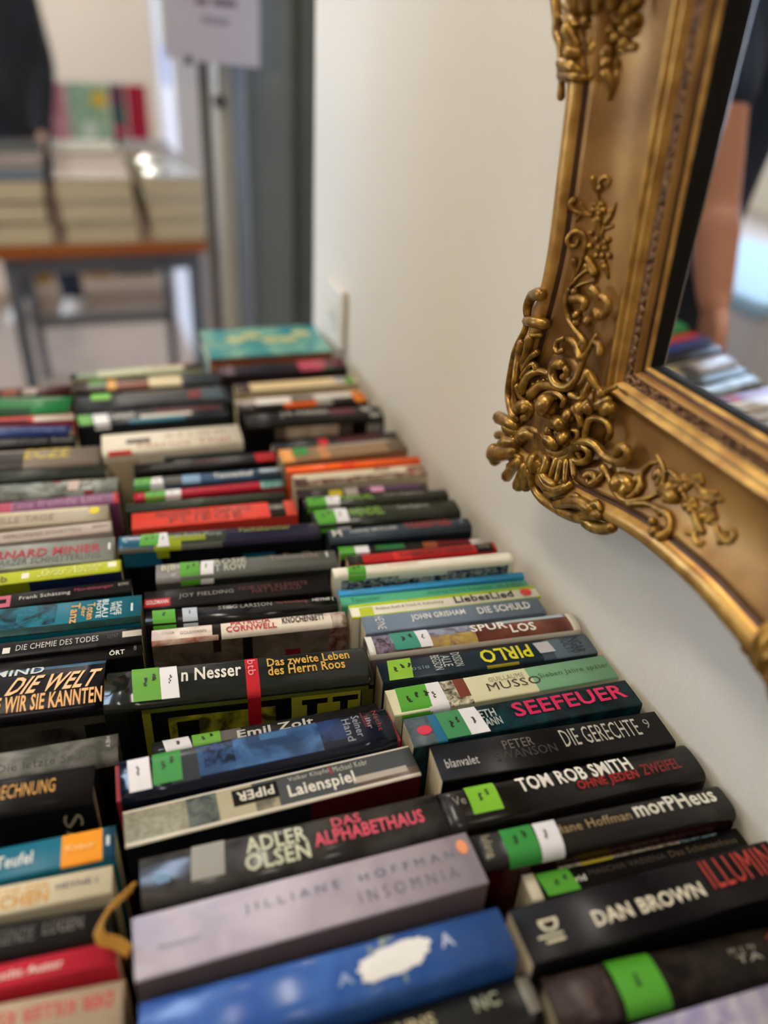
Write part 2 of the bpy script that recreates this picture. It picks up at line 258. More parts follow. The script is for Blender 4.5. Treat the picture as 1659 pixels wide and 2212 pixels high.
# ------------------------------------------------------------------ books
BOOKS = [
  ('C', -0.1047, 0.1300, -0.0799, 0.2000, 0.0255, 0.1300, '#b7aebb', 0.35,
   'pale lavender book at the bottom right corner, nearest to the wall',
   {'T': [], 'art': ('#c3bcc4', '#8f86a8', 18)}),
  ('C', -0.0990, 0.1626, -0.1247, 0.1876, 0.0305, 0.1270, '#15110f', 0.35,
   'dark brown book with orange script letters and a green sticker, lower right corner',
   {'P': [(0, 0.2, 0, 1, ('art', '#4a3c3a', '#2a2220', 30))], 'S': [(0.22, 0.37, 0.02, 0.98, '#4fa32a', 1)], 'T': [('M. J. N', 0.62, 0.71, 0.52, 0.66, '#a39c8c', ''), ('TA', 0.63, 0.72, 0.36, 0.5, '#a39c8c', ''), ('Abertai', 0.76, 0.93, 0.68, 0.8, '#a3441c', 's'), ('Thani', 0.84, 0.97, 0.46, 0.62, '#a3441c', 'b'), ('Zafira', 0.85, 0.99, 0.2, 0.38, '#a3441c', 'b')], 'hc': 1, 'art': ('#14100e', '#2e2620', 22)}),
  ('C', -0.0994, 0.2019, -0.0616, 0.1890, 0.0350, 0.1350, '#121014', 0.3,
   'thick black book with cream bold capitals and a red scratched title at the lower right',
   {'T': [('DAN BROWN', 0.25, 0.66, 0.3, 0.58, '#e5dcc4', 'b'), ('D|I', 0.05, 0.135, 0.26, 0.66, '#d8d0b4', 'bq'), ('ILLUMINATI', 0.7, 1.09, 0.36, 0.92, '#b5382c', 't')]}),
  ('C', -0.0863, 0.2341, -0.0973, 0.1635, 0.0196, 0.1190, '#0d0c0e', 0.35,
   'thin black book with thin tan capitals and a green sticker, behind the thick black book',
   {'P': [(0.16, 0.42, 0.86, 1, ('art', '#cfc6b4', '#8a8070', 120)), (0.26, 0.4, 0.84, 1, '#cdbd3c'), (0.42, 0.72, 0.86, 1, ('art', '#c9bfa8', '#6a5248', 120)), (0.72, 0.9, 0.86, 1, ('art', '#7a97a5', '#2a3238', 80)), (0, 0.05, 0, 1, '#c9bfa8')], 'S': [(0.07, 0.21, 0.05, 0.86, '#4fa32a', 2)], 'T': [('rid', 0.205, 0.25, 0.3, 0.52, '#d8d4c8', 'b'), ('MASCHA VASSENA', 0.27, 0.62, 0.42, 0.62, '#4a3e34', ''), ('Das Schamanhaus', 0.64, 0.96, 0.42, 0.66, '#5d4a30', '')]}),
  ('C', -0.0998, 0.2590, -0.0967, 0.1900, 0.0262, 0.1350, '#282625', 0.22,
   'dark grey book with a cream lowercase title, maroon cover side and green-white stickers',
   {'S': [(0.105, 0.225, 0.02, 1, '#2f8f3a', 2), (0.225, 0.31, 0.02, 1, '#e6e4e6', 1)], 'T': [('Iuliane', 0.035, 0.07, 0.2, 0.8, '#aaa184', 'v'), ('Hane Hoffman', 0.3, 0.6, 0.42, 0.68, '#a48c62', 'f'), ('morPHeus', 0.62, 0.955, 0.42, 0.9, '#ddd8c8', 'bt')], 'CP': [(0, 1, 0.0, 1, ('art', '#38070c', '#1a0406', 16)), (0.28, 0.8, 0.08, 0.22, ('art', '#8d7476', '#38070c', 160))], 'hc': 1}),
  ('C', -0.1034, 0.2931, -0.0840, 0.1969, 0.0323, 0.1370, '#1a1715', 0.22,
   'black book with bold white capitals, a red second line and one lime sticker',
   {'P': [(0, 0.06, 0, 1, '#242120')], 'S': [(0.095, 0.205, 0.22, 0.98, '#7fbf2a', 2)], 'T': [('Ve', 0.04, 0.085, 0.5, 0.72, '#8f8a80', ''), ('TOM ROB SMITH', 0.29, 0.74, 0.5, 0.9, '#efe8dd', 'bt'), ('OHNE JEDEN', 0.5, 0.745, 0.22, 0.5, '#a31b1d', 'bt'), ('ZWEIFEL', 0.765, 0.925, 0.3, 0.58, '#7b1c1c', 'bt')], 'hc': 1}),
  ('C', -0.0982, 0.3294, -0.1144, 0.1858, 0.0332, 0.1350, '#100f10', 0.35,
   'black paperback with grey condensed capitals and cream page edges at its left end',
   {'T': [('blanvalet', 0.035, 0.17, 0.3, 0.54, '#c9c5bd', ''), ('PETER', 0.29, 0.42, 0.55, 0.8, '#6d675e', ''), ('SWANSON', 0.24, 0.5, 0.28, 0.52, '#3f3b36', ''), ('DIE GERECHTE', 0.54, 0.885, 0.35, 0.85, '#b7b2a6', 't'), ('9', 0.915, 0.94, 0.5, 0.78, '#8b877e', '')]}),
  ('C', -0.1028, 0.3655, -0.0765, 0.1923, 0.0282, 0.1350, '#12353f', 0.35,
   'teal book with pink brush letters and a pink round emblem',
   {'P': [(0, 0.1, 0, 1, ('art', '#5a6268', '#44525a', 40)), (0.1, 0.14, 0, 1, '#2a6f8f')], 'S': [(0.14, 0.24, 0.03, 0.97, '#3a8a55', 2), (0.235, 0.32, 0.03, 0.97, '#e6e4e6', 1)], 'T': [('O', 0.035, 0.095, 0.3, 0.62, '#d8344e', 'o'), ('ETH', 0.305, 0.375, 0.5, 0.8, '#aeb4b0', 'b'), ('ANN', 0.315, 0.385, 0.2, 0.48, '#aeb4b0', 'b'), ('SEEFEUER', 0.45, 0.96, 0.32, 0.85, '#d21f55', 'b')], 'art': ('#0f3a42', '#0a1c24', 25)}),
  ('C', -0.1026, 0.4003, -0.0816, 0.1956, 0.0282, 0.1320, '#d8d4ae', 0.35,
   'cream and sage green paperback with dark thin capitals and a green and white sticker',
   {'P': [(0.62, 1, 0, 1, '#7fae88'), (0.6, 0.63, 0, 0.55, '#d8d4ae'), (0.17, 0.34, 0, 1, ('art', '#d6d0b4', '#4a4034', 60)), (0.29, 0.34, 0.25, 1, '#7a3f30')], 'S': [(0.03, 0.16, 0.0, 0.97, '#4fa32a', 3), (0.15, 0.235, 0.02, 0.98, '#e6e4e6', 1)], 'T': [('GUILLAUME', 0.44, 0.6, 0.62, 0.8, '#9a8f6e', ''), ('MUSSO', 0.42, 0.66, 0.28, 0.58, '#4a463c', 't'), ('Sieben Jahre später', 0.66, 0.99, 0.4, 0.64, '#44603f', '')]}),
  ('C', -0.1009, 0.4315, -0.1042, 0.1923, 0.0244, 0.1330, '#1d2b35', 0.35,
   'dark slate book with yellow upside-down capitals and a lime sticker',
   {'P': [(0.78, 1, 0, 1, '#5c6b78'), (0.74, 0.8, 0, 0.6, '#3f4f5c'), (0.47, 0.62, 0, 0.1, '#8f8426')], 'S': [(0.03, 0.135, 0.03, 0.97, '#8bbf2f', 3)], 'W': [(0.735, 0.81, 0.3, 0.85, '#b9b6b8')], 'T': [('8|501', 0.125, 0.22, 0.34, 0.52, '#7b8a92', 'f180'), ('DOSSON', 0.335, 0.375, 0.25, 0.92, '#c3c9c6', 'v'), ('ALLE', 0.285, 0.325, 0.3, 0.85, '#c3c9c6', 'v'), ('BEGSON', 0.24, 0.28, 0.2, 0.92, '#c3c9c6', 'v'), ('PIRLO', 0.46, 0.7, 0.2, 0.86, '#d9d020', 'b180'), ('INGAR', 0.9, 0.95, 0.1, 0.95, '#23303a', 'v'), ('SOLTY', 0.86, 0.9, 0.1, 0.95, '#23303a', 'v')]}),
  ('C', -0.1014, 0.4601, -0.1191, 0.1930, 0.0269, 0.1380, '#8a6f78', 0.18,
   'white-edged sunset coloured book with large white capitals, beside the dark slate book',
   {'P': [(0, 1, 0, 1, ('art', '#7d7f96', '#5a3a3c', 9)), (0.11, 0.5, 0.4, 1, ('art', '#8f98ab', '#6a5a66', 30)), (0.28, 0.5, 0, 0.5, ('art', '#c0a552', '#8a6a5a', 22)), (0.5, 1, 0, 0.7, ('art', '#451a20', '#7a4a3a', 7)), (0.62, 0.95, 0.72, 1, '#a9b5b8'), (0, 0.1, 0, 0.75, ('art', '#8a7a90', '#3a3038', 60)), (0.965, 1, 0, 1, '#d5cdbb'), (0, 0.03, 0, 1, '#d9d5cc'), (0, 1, 0, 0.07, '#bdb6a8')], 'S': [(0.12, 0.235, 0.1, 0.95, '#36917a', 2), (0.225, 0.29, 0.1, 0.95, '#e6e4e6', 1)], 'T': [('SPUR', 0.485, 0.66, 0.45, 0.8, '#ece6dd', 'b'), ('LOS', 0.67, 0.79, 0.22, 0.6, '#ece6dd', 'b')], 'hc': 1}),
  ('C', -0.1065, 0.4900, -0.1164, 0.1697, 0.0232, 0.1350, '#6f7d8e', 0.35,
   'grey blue book with two white capital words on its spine, beside the sunset book',
   {'T': [('JOHN GRISHAM', 0.26, 0.56, 0.3, 0.72, '#e2e2da', 'bt'), ('DIE SCHULD', 0.63, 0.93, 0.3, 0.72, '#d5d5cc', 'bt'), ('HEYNE', 0.07, 0.115, 0.1, 0.85, '#d8d8d2', 'v')]}),
  ('C', -0.1046, 0.5120, -0.1187, 0.1819, 0.0192, 0.1330, '#efe9d4', 0.35,
   'white and lime paperback with a black storybook title and small red emblem',
   {'P': [(0, 1, 0.72, 1, '#b7cf22'), (0, 1, 0, 0.09, '#b7cf22'), (0.045, 0.115, 0.1, 0.66, '#c4cf3c')], 'T': [('Robben Roth & Frank H. Kalkenberg', 0.13, 0.48, 0.3, 0.55, '#5a5638', ''), ('LiebesLied', 0.54, 0.86, 0.22, 0.72, '#1d1b18', 'b'), ('O', 0.905, 0.965, 0.2, 0.75, '#c8322c', 'o')]}),
  ('C', -0.1060, 0.5311, -0.1385, 0.1844, 0.0134, 0.1290, '#55b08a', 0.35,
   'thin mint green book between the lime one and the light blue one',
   {'T': [('Andrea Maria Schenkel', 0.45, 0.8, 0.3, 0.75, '#2f7a5a', ''), ('Täuscher', 0.05, 0.2, 0.2, 0.7, '#2f8a66', ''), ('btb BUECH', 0.83, 0.97, 0.3, 0.75, '#4a7a50', 'b')]}),
  ('C', -0.1037, 0.5441, -0.1187, 0.1859, 0.0081, 0.1300, '#3f9fd8', 0.35,
   'thin light blue book between the mint one and the white one',
   {'T': [('Die Besen der vollendung', 0.25, 0.58, 0.2, 0.6, '#2a7ab8', ''), ('Bücher', 0.05, 0.18, 0.2, 0.6, '#7ab6d8', '')]}),
  ('C', -0.1084, 0.5573, -0.1270, 0.1796, 0.0142, 0.1460, '#ece6d2', 0.25,
   'white hardcover with a green sticker and navy picture band on its side',
   {'S': [(0.075, 0.17, 0.0, 1, '#4fa32a', 2)], 'T': [('F. Schutz', 0.18, 0.27, 0.45, 0.65, '#a9a08a', ''), ('Holunderzeit', 0.3, 0.46, 0.42, 0.7, '#dd8a70', ''), ('SCHUTZ', 0.78, 0.92, 0.45, 0.62, '#b5ac98', '')], 'CP': [(0, 1, 0, 1, '#ece6d2'), (0.04, 0.97, 0.02, 0.2, ('art', '#141d3e', '#9aa39a', 70)), (0.35, 0.62, 0.02, 0.05, '#c9cabc')], 'hc': 1}),
  ('C', -0.0953, 0.5906, -0.1166, 0.1560, 0.0142, 0.1330, '#b52222', 0.35,
   'red and black book with dark lettering, in front of the navy grey hardcover',
   {'P': [(0.86, 0.98, 0.0, 1, '#17120f'), (0.3, 0.42, 0.0, 0.9, '#d83430'), (0, 0.1, 0, 1, '#26201c')], 'T': [('SCHWARZE NACHT HASENLAND', 0.34, 0.84, 0.15, 0.7, '#3a0c0a', 'b'), ('PIPER', 0.88, 0.96, 0.3, 0.7, '#8a867c', '')]}),
  ('C', -0.0994, 0.6098, -0.1612, 0.1505, 0.0143, 0.1290, '#1c1b16', 0.35,
   'thin dark book with a green and a white sticker and patches of green and rust',
   {'P': [(0.25, 0.45, 0.3, 1, '#2b6a38'), (0.58, 0.68, 0.2, 1, '#8a4a2c'), (0.68, 0.95, 0.3, 1, '#5a1216'), (0.92, 1, 0, 1, '#b9aca4')], 'S': [(0.0, 0.105, 0.0, 1, '#4fa32a', 0), (0.105, 0.2, 0.0, 1, '#e6e4e6', 0)]}),
  ('C', -0.1030, 0.6344, -0.1102, 0.1534, 0.0215, 0.1370, '#36414d', 0.35,
   'navy grey hardcover with blurred white and red capitals',
   {'T': [('HANS MÜLLER', 0.15, 0.48, 0.35, 0.72, '#a5a7a3', 'b'), ('TODESTOD', 0.53, 0.86, 0.3, 0.88, '#9a2f30', 'b'), ('M', 0.025, 0.09, 0.2, 0.8, '#b9bab4', 'b'), ('2', 0.925, 0.95, 0.4, 0.75, '#8a959c', '')], 'CP': [(0, 1, 0, 1, '#1b232b')], 'hc': 1}),
  ('C', -0.1041, 0.6736, -0.1048, 0.1629, 0.0331, 0.1350, '#262b22', 0.25,
   'dark green hardcover with yellow green lettering, nearer of the two alike with joined stickers',
   {'S': [(0.02, 0.15, 0.0, 1, '#4fa32a', 2), (0.14, 0.235, 0.0, 1, '#e6e4e6', 1)], 'T': [('WENDEL', 0.24, 0.48, 0.3, 0.8, '#6f9a26', 'b'), ('Tom Kaphret', 0.58, 0.8, 0.4, 0.72, '#a5a698', '')], 'hc': 1}),
  ('C', -0.1042, 0.7040, -0.1372, 0.1641, 0.0207, 0.1350, '#262b22', 0.25,
   'dark green hardcover with yellow green lettering, farther of the two alike with joined stickers',
   {'S': [(0.02, 0.15, 0.0, 1, '#4fa32a', 2), (0.14, 0.235, 0.0, 1, '#e6e4e6', 1)], 'T': [('WENDEL', 0.24, 0.48, 0.3, 0.8, '#6f9a26', 'b'), ('Tom Kaphret', 0.55, 0.83, 0.4, 0.72, '#a5a698', '')], 'hc': 1}),
  ('C', -0.1121, 0.7277, -0.1563, 0.1514, 0.0165, 0.1310, '#2a211f', 0.35,
   'thin dark book with violet right half and pink spot, behind the dark green pair',
   {'P': [(0.5, 0.95, 0.3, 1, '#4a3350'), (0.56, 0.66, 0.2, 0.9, '#c98aa8'), (0.24, 0.34, 0, 0.7, '#b5a31c'), (0.36, 0.46, 0, 0.9, '#9a9088')]}),
  ('C', -0.1059, 0.7563, -0.0838, 0.1580, 0.0265, 0.1350, '#cfc4a8', 0.35,
   'cream book with torn red-brown mottling, in front of the bright orange one',
   {'P': [(0, 1, 0, 0.4, ('art', '#b4a48c', '#4a1a16', 40)), (0.86, 1, 0, 0.8, ('art', '#7a2a22', '#b4a48c', 40)), (0, 0.1, 0, 0.6, '#4a2a22')], 'T': [('AUA', 0.62, 0.74, 0.6, 0.95, '#6a2a24', 'b')]}),
  ('C', -0.1068, 0.7765, -0.0819, 0.1625, 0.0121, 0.1390, '#f2601c', 0.35,
   'bright orange book near the wall',
   {'P': [(0.4, 0.5, 0, 1, '#e8441c')]}),
  ('C', -0.1056, 0.8219, -0.0302, 0.1582, 0.0329, 0.1350, '#8f7354', 0.35,
   'tan brown book with an orange left end and small green sticker',
   {'P': [(0, 0.1, 0, 1, '#dd9a4c'), (0.3, 0.38, 0, 1, '#c08454'), (0.85, 1, 0, 1, '#6a5a48'), (0.4, 0.9, 0.75, 1, '#9a9080')], 'S': [(0.1, 0.21, 0.35, 1, '#2f8f3a', 0)]}),
  ('C', -0.1034, 0.8580, -0.0281, 0.1647, 0.0190, 0.1290, '#241d1d', 0.35,
   'thin dark book with maroon lettering and a bright red ribbon tag',
   {'P': [(0.5, 0.85, 0.2, 0.9, '#4a1c22'), (0.0, 0.45, 0.3, 0.9, ('art', '#3a3a3a', '#181818', 60)), (0.36, 0.43, -0.1, 1, '#c8262e')]}),
  ('C', -0.1170, 0.9125, -0.0896, 0.1823, 0.0381, 0.1430, '#191614', 0.35,
   'big black book with a pale face printed on its side',
   {'P': [(0.62, 0.8, 0.35, 0.9, '#5a1a22'), (0.86, 0.92, 0.5, 0.95, '#a9a39a')], 'T': [('J. R. WARDEN', 0.26, 0.6, 0.35, 0.85, '#b9b4a8', 'b'), ('blanv', 0.9, 0.98, 0.05, 0.4, '#c3bfb4', '')], 'CP': [(0, 1, 0, 1, '#120f0e'), (0.28, 0.66, 0.006, 0.12, ('art', '#ddccb4', '#b8a48c', 14)), (0.2, 0.28, 0.01, 0.12, '#6a5a4e'), (0.66, 0.76, 0.01, 0.12, '#5a4c44'), (0.3, 0.6, 0.12, 0.3, ('art', '#6a625a', '#161412', 60)), (0.87, 0.98, 0.02, 0.12, '#8f8a84')], 'hc': 1}),
  ('C', -0.1153, 0.9799, -0.0440, 0.1839, 0.0358, 0.1330, '#211a18', 0.35,
   'black book with white bands and an orange stripe, far end of the wall side',
   {'P': [(0, 0.15, 0.5, 1, '#a89c90'), (0.15, 0.42, 0.4, 1, '#e6e0d6'), (0.42, 0.6, 0.6, 1, '#8a847c'), (0.6, 0.92, 0.5, 1, '#d8d0c4'), (0.35, 0.6, 0, 0.4, '#c8561c'), (0.6, 0.72, 0, 0.45, '#8f8a80'), (0.9, 1, 0, 1, '#d8771c')]}),
  ('C', -0.1066, 1.0363, -0.0385, 0.1798, 0.0330, 0.1330, '#d8bf90', 0.35,
   'beige book with a dark left end and green right end',
   {'P': [(0, 0.12, 0, 1, '#4a3a32'), (0.82, 0.9, 0.3, 1, '#9a96a0'), (0.9, 0.97, 0, 1, '#5a8a30'), (0.05, 1, 0, 0.12, '#6a6258')]}),
  ('C', -0.1111, 1.1020, -0.0362, 0.1927, 0.0377, 0.1350, '#2a1f26', 0.35,
   'dark plum book with a rose pink block, in front of the flat teal book',
   {'P': [(0.62, 0.84, 0, 1, '#b5485c'), (0.86, 1, 0.2, 0.9, '#6a2436'), (0, 0.12, 0.1, 0.9, '#4a2c3a'), (0.2, 0.5, 0.1, 1, '#161822'), (0.8, 0.9, 0, 0.2, '#2a5a30')]}),
  ('B', -0.3036, 0.1862, -0.0459, 0.2146, 0.0287, 0.1230, '#1a1b1b', 0.25,
   'black book with cream capitals at the bottom edge, in front of the blue one',
   {'P': [(0.965, 1, 0.2, 0.9, '#8a867c')], 'T': [('UNS', 0.62, 0.72, 0.5, 0.74, '#b9ad86', 'b'), ('NC', 0.83, 0.9, 0.5, 0.78, '#9aa08a', 'b'), ('FAZIT', 0.3, 0.55, 0.4, 0.7, '#8a8a7a', 'b')], 'CP': [(0, 1, 0, 1, '#141414')], 'hc': 1}),
  ('B', -0.3036, 0.2191, -0.0582, 0.2070, 0.0330, 0.1390, '#3560a8', 0.22,
   'thick bright blue book with a white blot painted over its lettering',
   {'T': [('A', 0.5, 0.545, 0.3, 0.5, '#8fa3cf', 'b'), ('N', 0.6, 0.64, 0.62, 0.85, '#7d8f9a', 'b'), ('T', 0.66, 0.7, 0.1, 0.3, '#7d8f9a', 'b'), ('A', 0.8, 0.84, 0.45, 0.7, '#b5c0dc', 'b'), ('F', 0.64, 0.68, 0.76, 0.95, '#8a9a9a', 'b')], 'hc': 1, 'art': ('#3a66ae', '#2d55a0', 10), 'BL': 1}),
  ('B', -0.3014, 0.2654, -0.0401, 0.2096, 0.0373, 0.1390, '#bcb2bf', 0.45,
   'pale mauve book with wide thin grey capitals and a small orange dot',
   {'T': [('J I L L I A N E    H O F F M A N', 0.3, 0.935, 0.52, 0.72, '#6d6f80', 'w'), ('I N S O M N I A', 0.62, 0.925, 0.2, 0.42, '#7b7480', 'w'), ('Wunderlich', 0.06, 0.17, 0.35, 0.44, '#958a90', ''), ('O', 0.95, 0.985, 0.58, 0.86, '#ef9a6a', 'o')], 'CP': [(0, 1, 0, 1, '#7a6a66')], 'art': ('#c2b8c2', '#aea4b2', 9)}),
  ('B', -0.3007, 0.3072, -0.0571, 0.1955, 0.0338, 0.1370, '#3a3836', 0.2,
   'worn dark grey book with cream and pink bold capitals and a faded sticker',
   {'S': [(0.15, 0.255, 0.2, 0.94, '#98968e', 0)], 'W': [(0.05, 0.09, 0.3, 0.45, '#6a8fae')], 'T': [('ADLER', 0.33, 0.53, 0.48, 0.84, '#cfd0b4', 'b'), ('OLSEN', 0.32, 0.53, 0.14, 0.46, '#cfd0b4', 'b'), ('DAS', 0.62, 0.72, 0.62, 0.86, '#d84a64', 'b'), ('ALPHABETHAUS', 0.55, 0.93, 0.3, 0.6, '#e0526a', 'b')], 'CP': [(0, 1, 0, 1, '#2a2826')], 'hc': 1, 'art': ('#454340', '#2c2a29', 14)}),
  ('B', -0.3034, 0.3535, -0.0226, 0.2028, 0.0282, 0.1310, '#4e5254', 0.35,
   'grey paperback with white edge lines and a white title, over an upside-down black publisher block',
   {'P': [(0, 0.2, 0, 1, ('art', '#a09c8a', '#86826e', 70)), (0.2, 0.3, 0, 1, ('art', '#3c4448', '#707870', 30)), (0.3, 0.42, 0, 1, '#b5ac90'), (0.42, 0.5, 0, 0.4, ('art', '#a89f84', '#6a685c', 20)), (0.78, 1, 0, 0.3, ('art', '#4a2024', '#8a7f74', 10)), (0.76, 0.96, 0.2, 0.38, '#b5aca0'), (0, 1, 0.92, 1, '#e5decb'), (0, 1, 0, 0.08, '#e5decb'), (0.35, 0.505, 0.36, 0.84, '#141311')], 'T': [('PIPER', 0.365, 0.49, 0.46, 0.74, '#dcd6c8', 'b180'), ('Volker Klüpfel', 0.545, 0.69, 0.66, 0.84, '#c3c0b4', 't'), ('|', 0.693, 0.7, 0.62, 0.86, '#a3322c', ''), ('Michael Kobr', 0.705, 0.83, 0.66, 0.84, '#c3c0b4', 't'), ('Laienspiel', 0.535, 0.77, 0.14, 0.6, '#e5e0d4', 'bt')], 'CP': [(0, 0.6, 0, 1, '#14161a'), (0.6, 1, 0, 1, '#4a0f16')]}),
  ('B', -0.3062, 0.3880, -0.0412, 0.2015, 0.0356, 0.1390, '#141c30', 0.13,
   'navy hardcover with a blue night landscape and red cloth boards showing at its ends',
   {'P': [(0.0, 1, 0, 0.16, '#101626'), (0.17, 0.27, 0.1, 1, '#3a3f44'), (0.27, 0.72, 0.14, 1, ('art', '#2d4468', '#4a74a8', 12)), (0.29, 0.4, 0.3, 1, ('art', '#1a2236', '#35507a', 60)), (0.5, 0.6, 0.7, 1, '#3f6a94'), (0.72, 0.82, 0.3, 1, ('art', '#1a2440', '#2c4070', 20))], 'S': [(0.03, 0.105, 0.1, 1, '#e6e4e6', 1), (0.11, 0.21, 0.14, 0.98, '#2f8f3a', 2)], 'T': [('Ihr', 0.905, 0.925, 0.4, 0.7, '#9aa0ac', 'v'), ('Seiner', 0.855, 0.885, 0.25, 0.85, '#9aa0ac', 'v'), ('Hand', 0.815, 0.845, 0.2, 0.8, '#9aa0ac', 'v'), ('Nacht', 0.94, 0.96, 0.3, 0.9, '#8a2430', 'v'), ('Krimi', 0.895, 0.92, 0.45, 0.95, '#8a2430', '')], 'CP': [(0, 1, 0, 1, '#0e1424'), (0.72, 0.86, 0.05, 0.14, '#7a1420')], 'hc': 1, 'board': '#9a1c28'}),
  ('B', -0.2942, 0.4201, -0.0650, 0.1723, 0.0143, 0.1230, '#2a2a2c', 0.15,
   'thin grey book mostly hidden behind the navy hardcover, white and green stickers showing',
   {'P': [(0.29, 0.38, 0, 1, '#6a6460')], 'S': [(0.06, 0.17, 0.0, 1, '#e6e4e6', 1), (0.17, 0.29, 0, 1, '#6fae3a', 2)], 'T': [('Emil Zolt', 0.36, 0.7, 0.1, 0.6, '#c3c0b8', 'b')], 'hc': 1}),
  ('B', -0.3057, 0.4608, -0.1475, 0.2046, 0.0419, 0.1450, '#161a14', 0.12,
   'black green hardcover with white and gold lettering, red label and yellow green picture',
   {'P': [(0.515, 0.565, 0, 1, '#c3202c')], 'S': [(0.105, 0.205, 0.08, 0.95, '#5aa01e', 2), (0.205, 0.27, 0.08, 0.98, '#e6e4e6', 1)], 'T': [('n Nesser', 0.275, 0.5, 0.42, 0.78, '#ddd8cc', 'bf'), ('Das zweite Leben', 0.6, 0.925, 0.58, 0.84, '#c99a34', 'bf'), ('des Herrn Roos', 0.6, 0.9, 0.34, 0.58, '#c99a34', 'bf'), ('btb', 0.525, 0.555, 0.4, 0.85, '#e59a9a', 'v')], 'CP': [(0, 1, 0, 1, '#0c0e0a'), (0.13, 0.16, 0.0, 1, '#7a7a1c'), (0.13, 0.98, 0.0, 0.03, '#4a5216'), (0.22, 0.62, 0.08, 0.62, ('art', '#a39e2a', '#3a3a14', 16)), (0.25, 0.33, 0.12, 0.34, '#100f0a'), (0.42, 0.55, 0.3, 0.6, ('art', '#3a3a16', '#8f8a26', 20)), (0.68, 0.95, 0.03, 0.26, '#8f8a24'), (0.72, 0.82, 0.06, 0.1, '#121208'), (0.74, 0.78, 0.1, 0.24, '#121208'), (0.84, 0.94, 0.06, 0.1, '#121208'), (0.87, 0.9, 0.1, 0.24, '#121208'), (0.515, 0.565, 0, 0.22, '#9a1420'), (0.955, 1, 0.03, 1, '#4a4a16')], 'hc': 1}),
  ('B', -0.2849, 0.5227, -0.1337, 0.1654, 0.0182, 0.1390, '#e8dccb', 0.3,
   'cream marbled hardcover with a red handwritten word and black title, cracked picture below',
   {'P': [(0, 0.3, 0, 1, ('art', '#e6d8ca', '#cdb6aa', 14)), (0.3, 0.345, 0, 1, '#241813'), (0.0, 0.33, 0, 0.12, ('art', '#a8604e', '#d0b8a6', 30)), (0.92, 1, 0, 1, ('art', '#8a6a5e', '#cabdac', 40))], 'T': [('COLLINA', 0.05, 0.11, 0.4, 0.6, '#a39a90', ''), ('GOLDMANN', 0.14, 0.27, 0.3, 0.5, '#8a8078', ''), ('PATRICIA', 0.395, 0.6, 0.54, 0.9, '#c23a3c', 'b'), ('CORNWELL', 0.37, 0.63, 0.14, 0.5, '#c23a3c', 'b'), ('KNOCHENBETT', 0.66, 0.885, 0.32, 0.78, '#1d1613', 'bt'), ('kriter', 0.89, 0.95, 0.6, 0.75, '#8a8078', '')], 'CP': [(0, 1, 0, 1, ('art', '#6f6152', '#4a3e34', 20)), (0.45, 0.5, 0, 1, '#1a120e'), (0.3, 0.34, 0, 0.1, '#241813'), (0.5, 0.97, 0, 1, ('art', '#75685c', '#564a40', 14)), (0.67, 0.75, 0.14, 0.19, '#7a1c22'), (0.9, 1, 0, 1, ('art', '#5a2a22', '#8a7462', 40))], 'hc': 1}),
  ('B', -0.2860, 0.5504, -0.1590, 0.1677, 0.0199, 0.1360, '#151416', 0.18,
   'black glossy book with small grey serif capitals, red word and a green sticker',
   {'P': [(0, 1, 0.9, 1, '#2a2a2c')], 'S': [(0.04, 0.155, 0.0, 1, '#4fa51e', 1), (0.19, 0.265, 0, 1, '#b9c3d0', 1)], 'T': [('STIEG LARSSON', 0.37, 0.65, 0.5, 0.8, '#8f8b84', 'f'), ('Verblendung', 0.67, 0.84, 0.52, 0.78, '#8a3c34', 'f'), ('HEYNE (', 0.87, 0.985, 0.5, 0.8, '#c3c0b8', 'b')], 'hc': 1}),
  ('B', -0.2837, 0.5822, -0.1253, 0.1691, 0.0269, 0.1310, '#161314', 0.35,
   'black paperback with a red publisher block, grey capitals and dim red title',
   {'P': [(0.0, 0.135, 0.1, 0.52, '#b5242c')], 'T': [('GOLDMANN', 0.01, 0.125, 0.2, 0.42, '#e5c9c3', 'b'), ('JOY FIELDING', 0.18, 0.47, 0.36, 0.64, '#8a8680', 'f'), ('NUR DER KLEINSTE', 0.5, 0.88, 0.5, 0.72, '#5a1c1e', 'f'), ('HAT SCHULD', 0.57, 0.84, 0.28, 0.5, '#5a1c1e', 'f')]}),
  ('B', -0.2675, 0.6177, -0.1307, 0.1720, 0.0268, 0.1360, '#6a6f68', 0.25,
   'grey book with pale worn capitals, green and white stickers and light left end',
   {'P': [(0, 0.13, 0, 1, '#8a8684')], 'S': [(0.13, 0.235, 0.0, 0.95, '#55a326', 2), (0.235, 0.305, 0, 0.97, '#e6e4e6', 1)], 'T': [('B|B', 0.03, 0.105, 0.3, 0.75, '#cfc9ac', 'b'), ('ROSIE', 0.315, 0.49, 0.52, 0.88, '#b5b5a6', 'bf'), ('T ROW', 0.315, 0.49, 0.14, 0.5, '#b5b5a6', 'bf'), ('Todesnacht', 0.62, 0.9, 0.45, 0.8, '#86786c', 'b'), ('1', 0.94, 0.955, 0.4, 0.75, '#b9b9b0', '')], 'CP': [(0, 1, 0, 1, '#2a2c2a'), (0, 0.2, 0, 0.4, '#5a5450')], 'hc': 1}),
  ('B', -0.2838, 0.6663, -0.1420, 0.1978, 0.0276, 0.1410, '#1d1b34', 0.2,
   'navy hardcover with a yellow title, lime wedge and teal left end',
